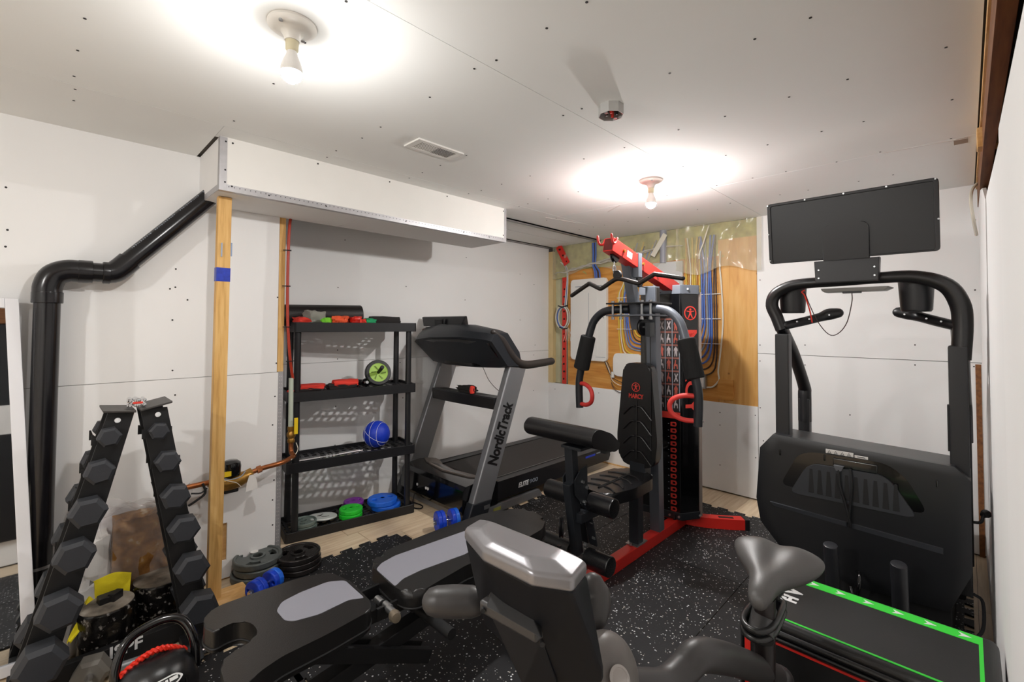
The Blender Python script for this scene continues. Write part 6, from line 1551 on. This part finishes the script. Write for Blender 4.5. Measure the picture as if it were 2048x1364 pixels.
tb = [(0.742,0.47,0.783), (0.833,0.46,0.739), (0.907,0.45,0.708), (0.968,0.44,0.711), (1.011,0.43,0.722), (1.09,0.42,0.688), (1.272,0.415,0.58), (1.555,0.41,0.395), (1.50, .40, .42), (1.57, .395, .25), (1.585, .392, .10), (1.585, .39, .035)]
b = B(); b.tube(tb, [.028, .03, .03, .031, .033, .034, .034, .034, .034, .034, .034, .034], 20, k=5); part('frame_tube', b, 'bikegrey', t)
b = B(); b.tube([(.735, .47, .76), (.72, .47, .60), (.70, .47, .30), (.68, .47, .045)], .04, 18, k=4); part('front_tube', b, 'bikegrey', t)
for x, y0, y1 in ((.68, .22, .72), (1.585, .16, .62)):
    part('foot_bar', B().cyl((x, y0, .041), (x, y1, .041), .03, n=18, bev=.006), 'bikedark', t)
b = B(); b.lathe([(0, -.05), (.17, -.05), (.19, -.03), (.19, .03), (.17, .05), (0, .05)], (.86, .46, .33), (0, 1, 0), 40); part('flywheel_cover', b, 'bikedark', t)
for s in (-1, 1):
    b = B(); b.bar((.86, .46 + s * .075, .33), (.86 + s * .1, .46 + s * .085, .22 if s > 0 else .44), .015, .03, bev=.003); b.cyl((.86, .46 + s * .05, .33), (.86, .46 + s * .085, .33), .018, n=14); part('crank', b, 'zinc', t)
    b = B(); x, z = (.86 + s * .1, .22 if s > 0 else .44); b.box((x - .045, .46 + s * .09, z - .012), (x + .045, .46 + s * .185, z + .012), .006); part('pedal', b, 'black', t)
b = B(); b.bar((1.0, .46, .33), (1.575, .40, .10), .045, .045, bev=.008); part('lower_tube', b, 'bikegrey', t)
# seat post, cup-like slider, saddle
SPX, SPY = 1.40, .405
b = B(); b.cyl((1.395, .405, .46), (1.40, .405, .70), .026, n=20, bev=.002); part('seat_post', b, mat('post_brown', '231c1c', .35), t)
ring = [(1.339,0.44,0.645), (1.381,0.45,0.645), (1.464,0.446,0.645), (1.514,0.417,0.645), (1.516,0.39,0.645), (1.481,0.382,0.645), (1.371,0.377,0.645), (1.324,0.395,0.645), (1.321,0.42,0.645)]
b = B(); b.tube(ring, .008, 12, k=4, closed=True); part('slider_ring', b, mat('ring_black', '242424', .28), t)
b = B(); b.tube([V(p) + V((0, 0, -.022)) for p in ring], .008, 12, k=4, closed=True); part('slider_ring', b, bpy.data.materials['ring_black'], t)
cr_ = [V(p) for p in sm(ring, 4, True)]; cen = sum(cr_, V()) / len(cr_)
b = B(); b.loft([[cen + (p - cen) * .97 + V((0, 0, .0)) for p in cr_], [cen + (p - cen) * .97 + V((0, 0, -.03)) for p in cr_], [cen + (p - cen) * .90 + V((0, 0, -.03)) for p in cr_], [cen + (p - cen) * .90 for p in cr_]], cap=False, closed=True); part('slider_wall', b, 'bikedark', t)
b = B(); b.cyl(cen + V((-.06, -.01, -.03)), cen + V((.02, .0, .01)), .034, .030, n=24, bev=.003); part('slider_cup', b, mat('cup_grey', '3c3b3b', .35), t)
b = B(); b.cyl((1.41, .405, .62), (1.425, .405, .735), .023, n=18); part('saddle_stem', b, 'bikedark', t)
b = B(); b.box((1.40, .37, .70), (1.47, .44, .735), .008); part('saddle_clamp', b, 'blackm', t)
# saddle: rings from nose to rear
A_, Z_ = V((1.272, .385, .752)), V((1.55, .402, .775)); ax_ = (Z_ - A_).normalized(); sd = V((-ax_.y, ax_.x, 0)).normalized()
sec = [(0.0, .012, .014, -.012), (.03, .024, .026, -.004), (.10, .029, .034, .002), (.22, .034, .04, .006), (.36, .043, .046, .006), (.50, .068, .050, .004), (.64, .098, .054, .006), (.78, .118, .054, .012), (.90, .116, .048, .014), (.97, .09, .036, .012), (1.0, .05, .018, .006)]
rings = []
L_ = (Z_ - A_).length
for (q, wd, h_, lift) in sec:
    p = A_ + ax_ * L_ * q; rg = []
    for k in range(20):
        a_ = 2 * PI * k / 20; cx, cz = math.cos(a_), math.sin(a_)
        z = cz * h_ * (.55 if cz > 0 else 1.0)
        x = cx * wd
        dip = -.016 * math.exp(-(x / .022) ** 2) * max(0, cz) * min(1, max(0, (q - .3) * 3)) 
        if cz < 0 and q > .3: z *= (.35 + .65 * abs(cx) ** .6)
        rg.append(p + sd * x + V((0, 0, z + lift + dip)))
    rings.append(rg)
b = B(); b.loft(rings); sd_ = part('saddle', b, 'seatgrey', t, angle=80)
md = sd_.modifiers.new('smooth', 'SUBSURF'); md.levels = 2; md.render_levels = 2

# flat faces stay flat beside their bevels
for o in bpy.data.objects:
    if o.type == 'MESH' and len(o.data.polygons) > 6 and not o.modifiers:
        md = o.modifiers.new('normals', 'WEIGHTED_NORMAL'); md.keep_sharp = True
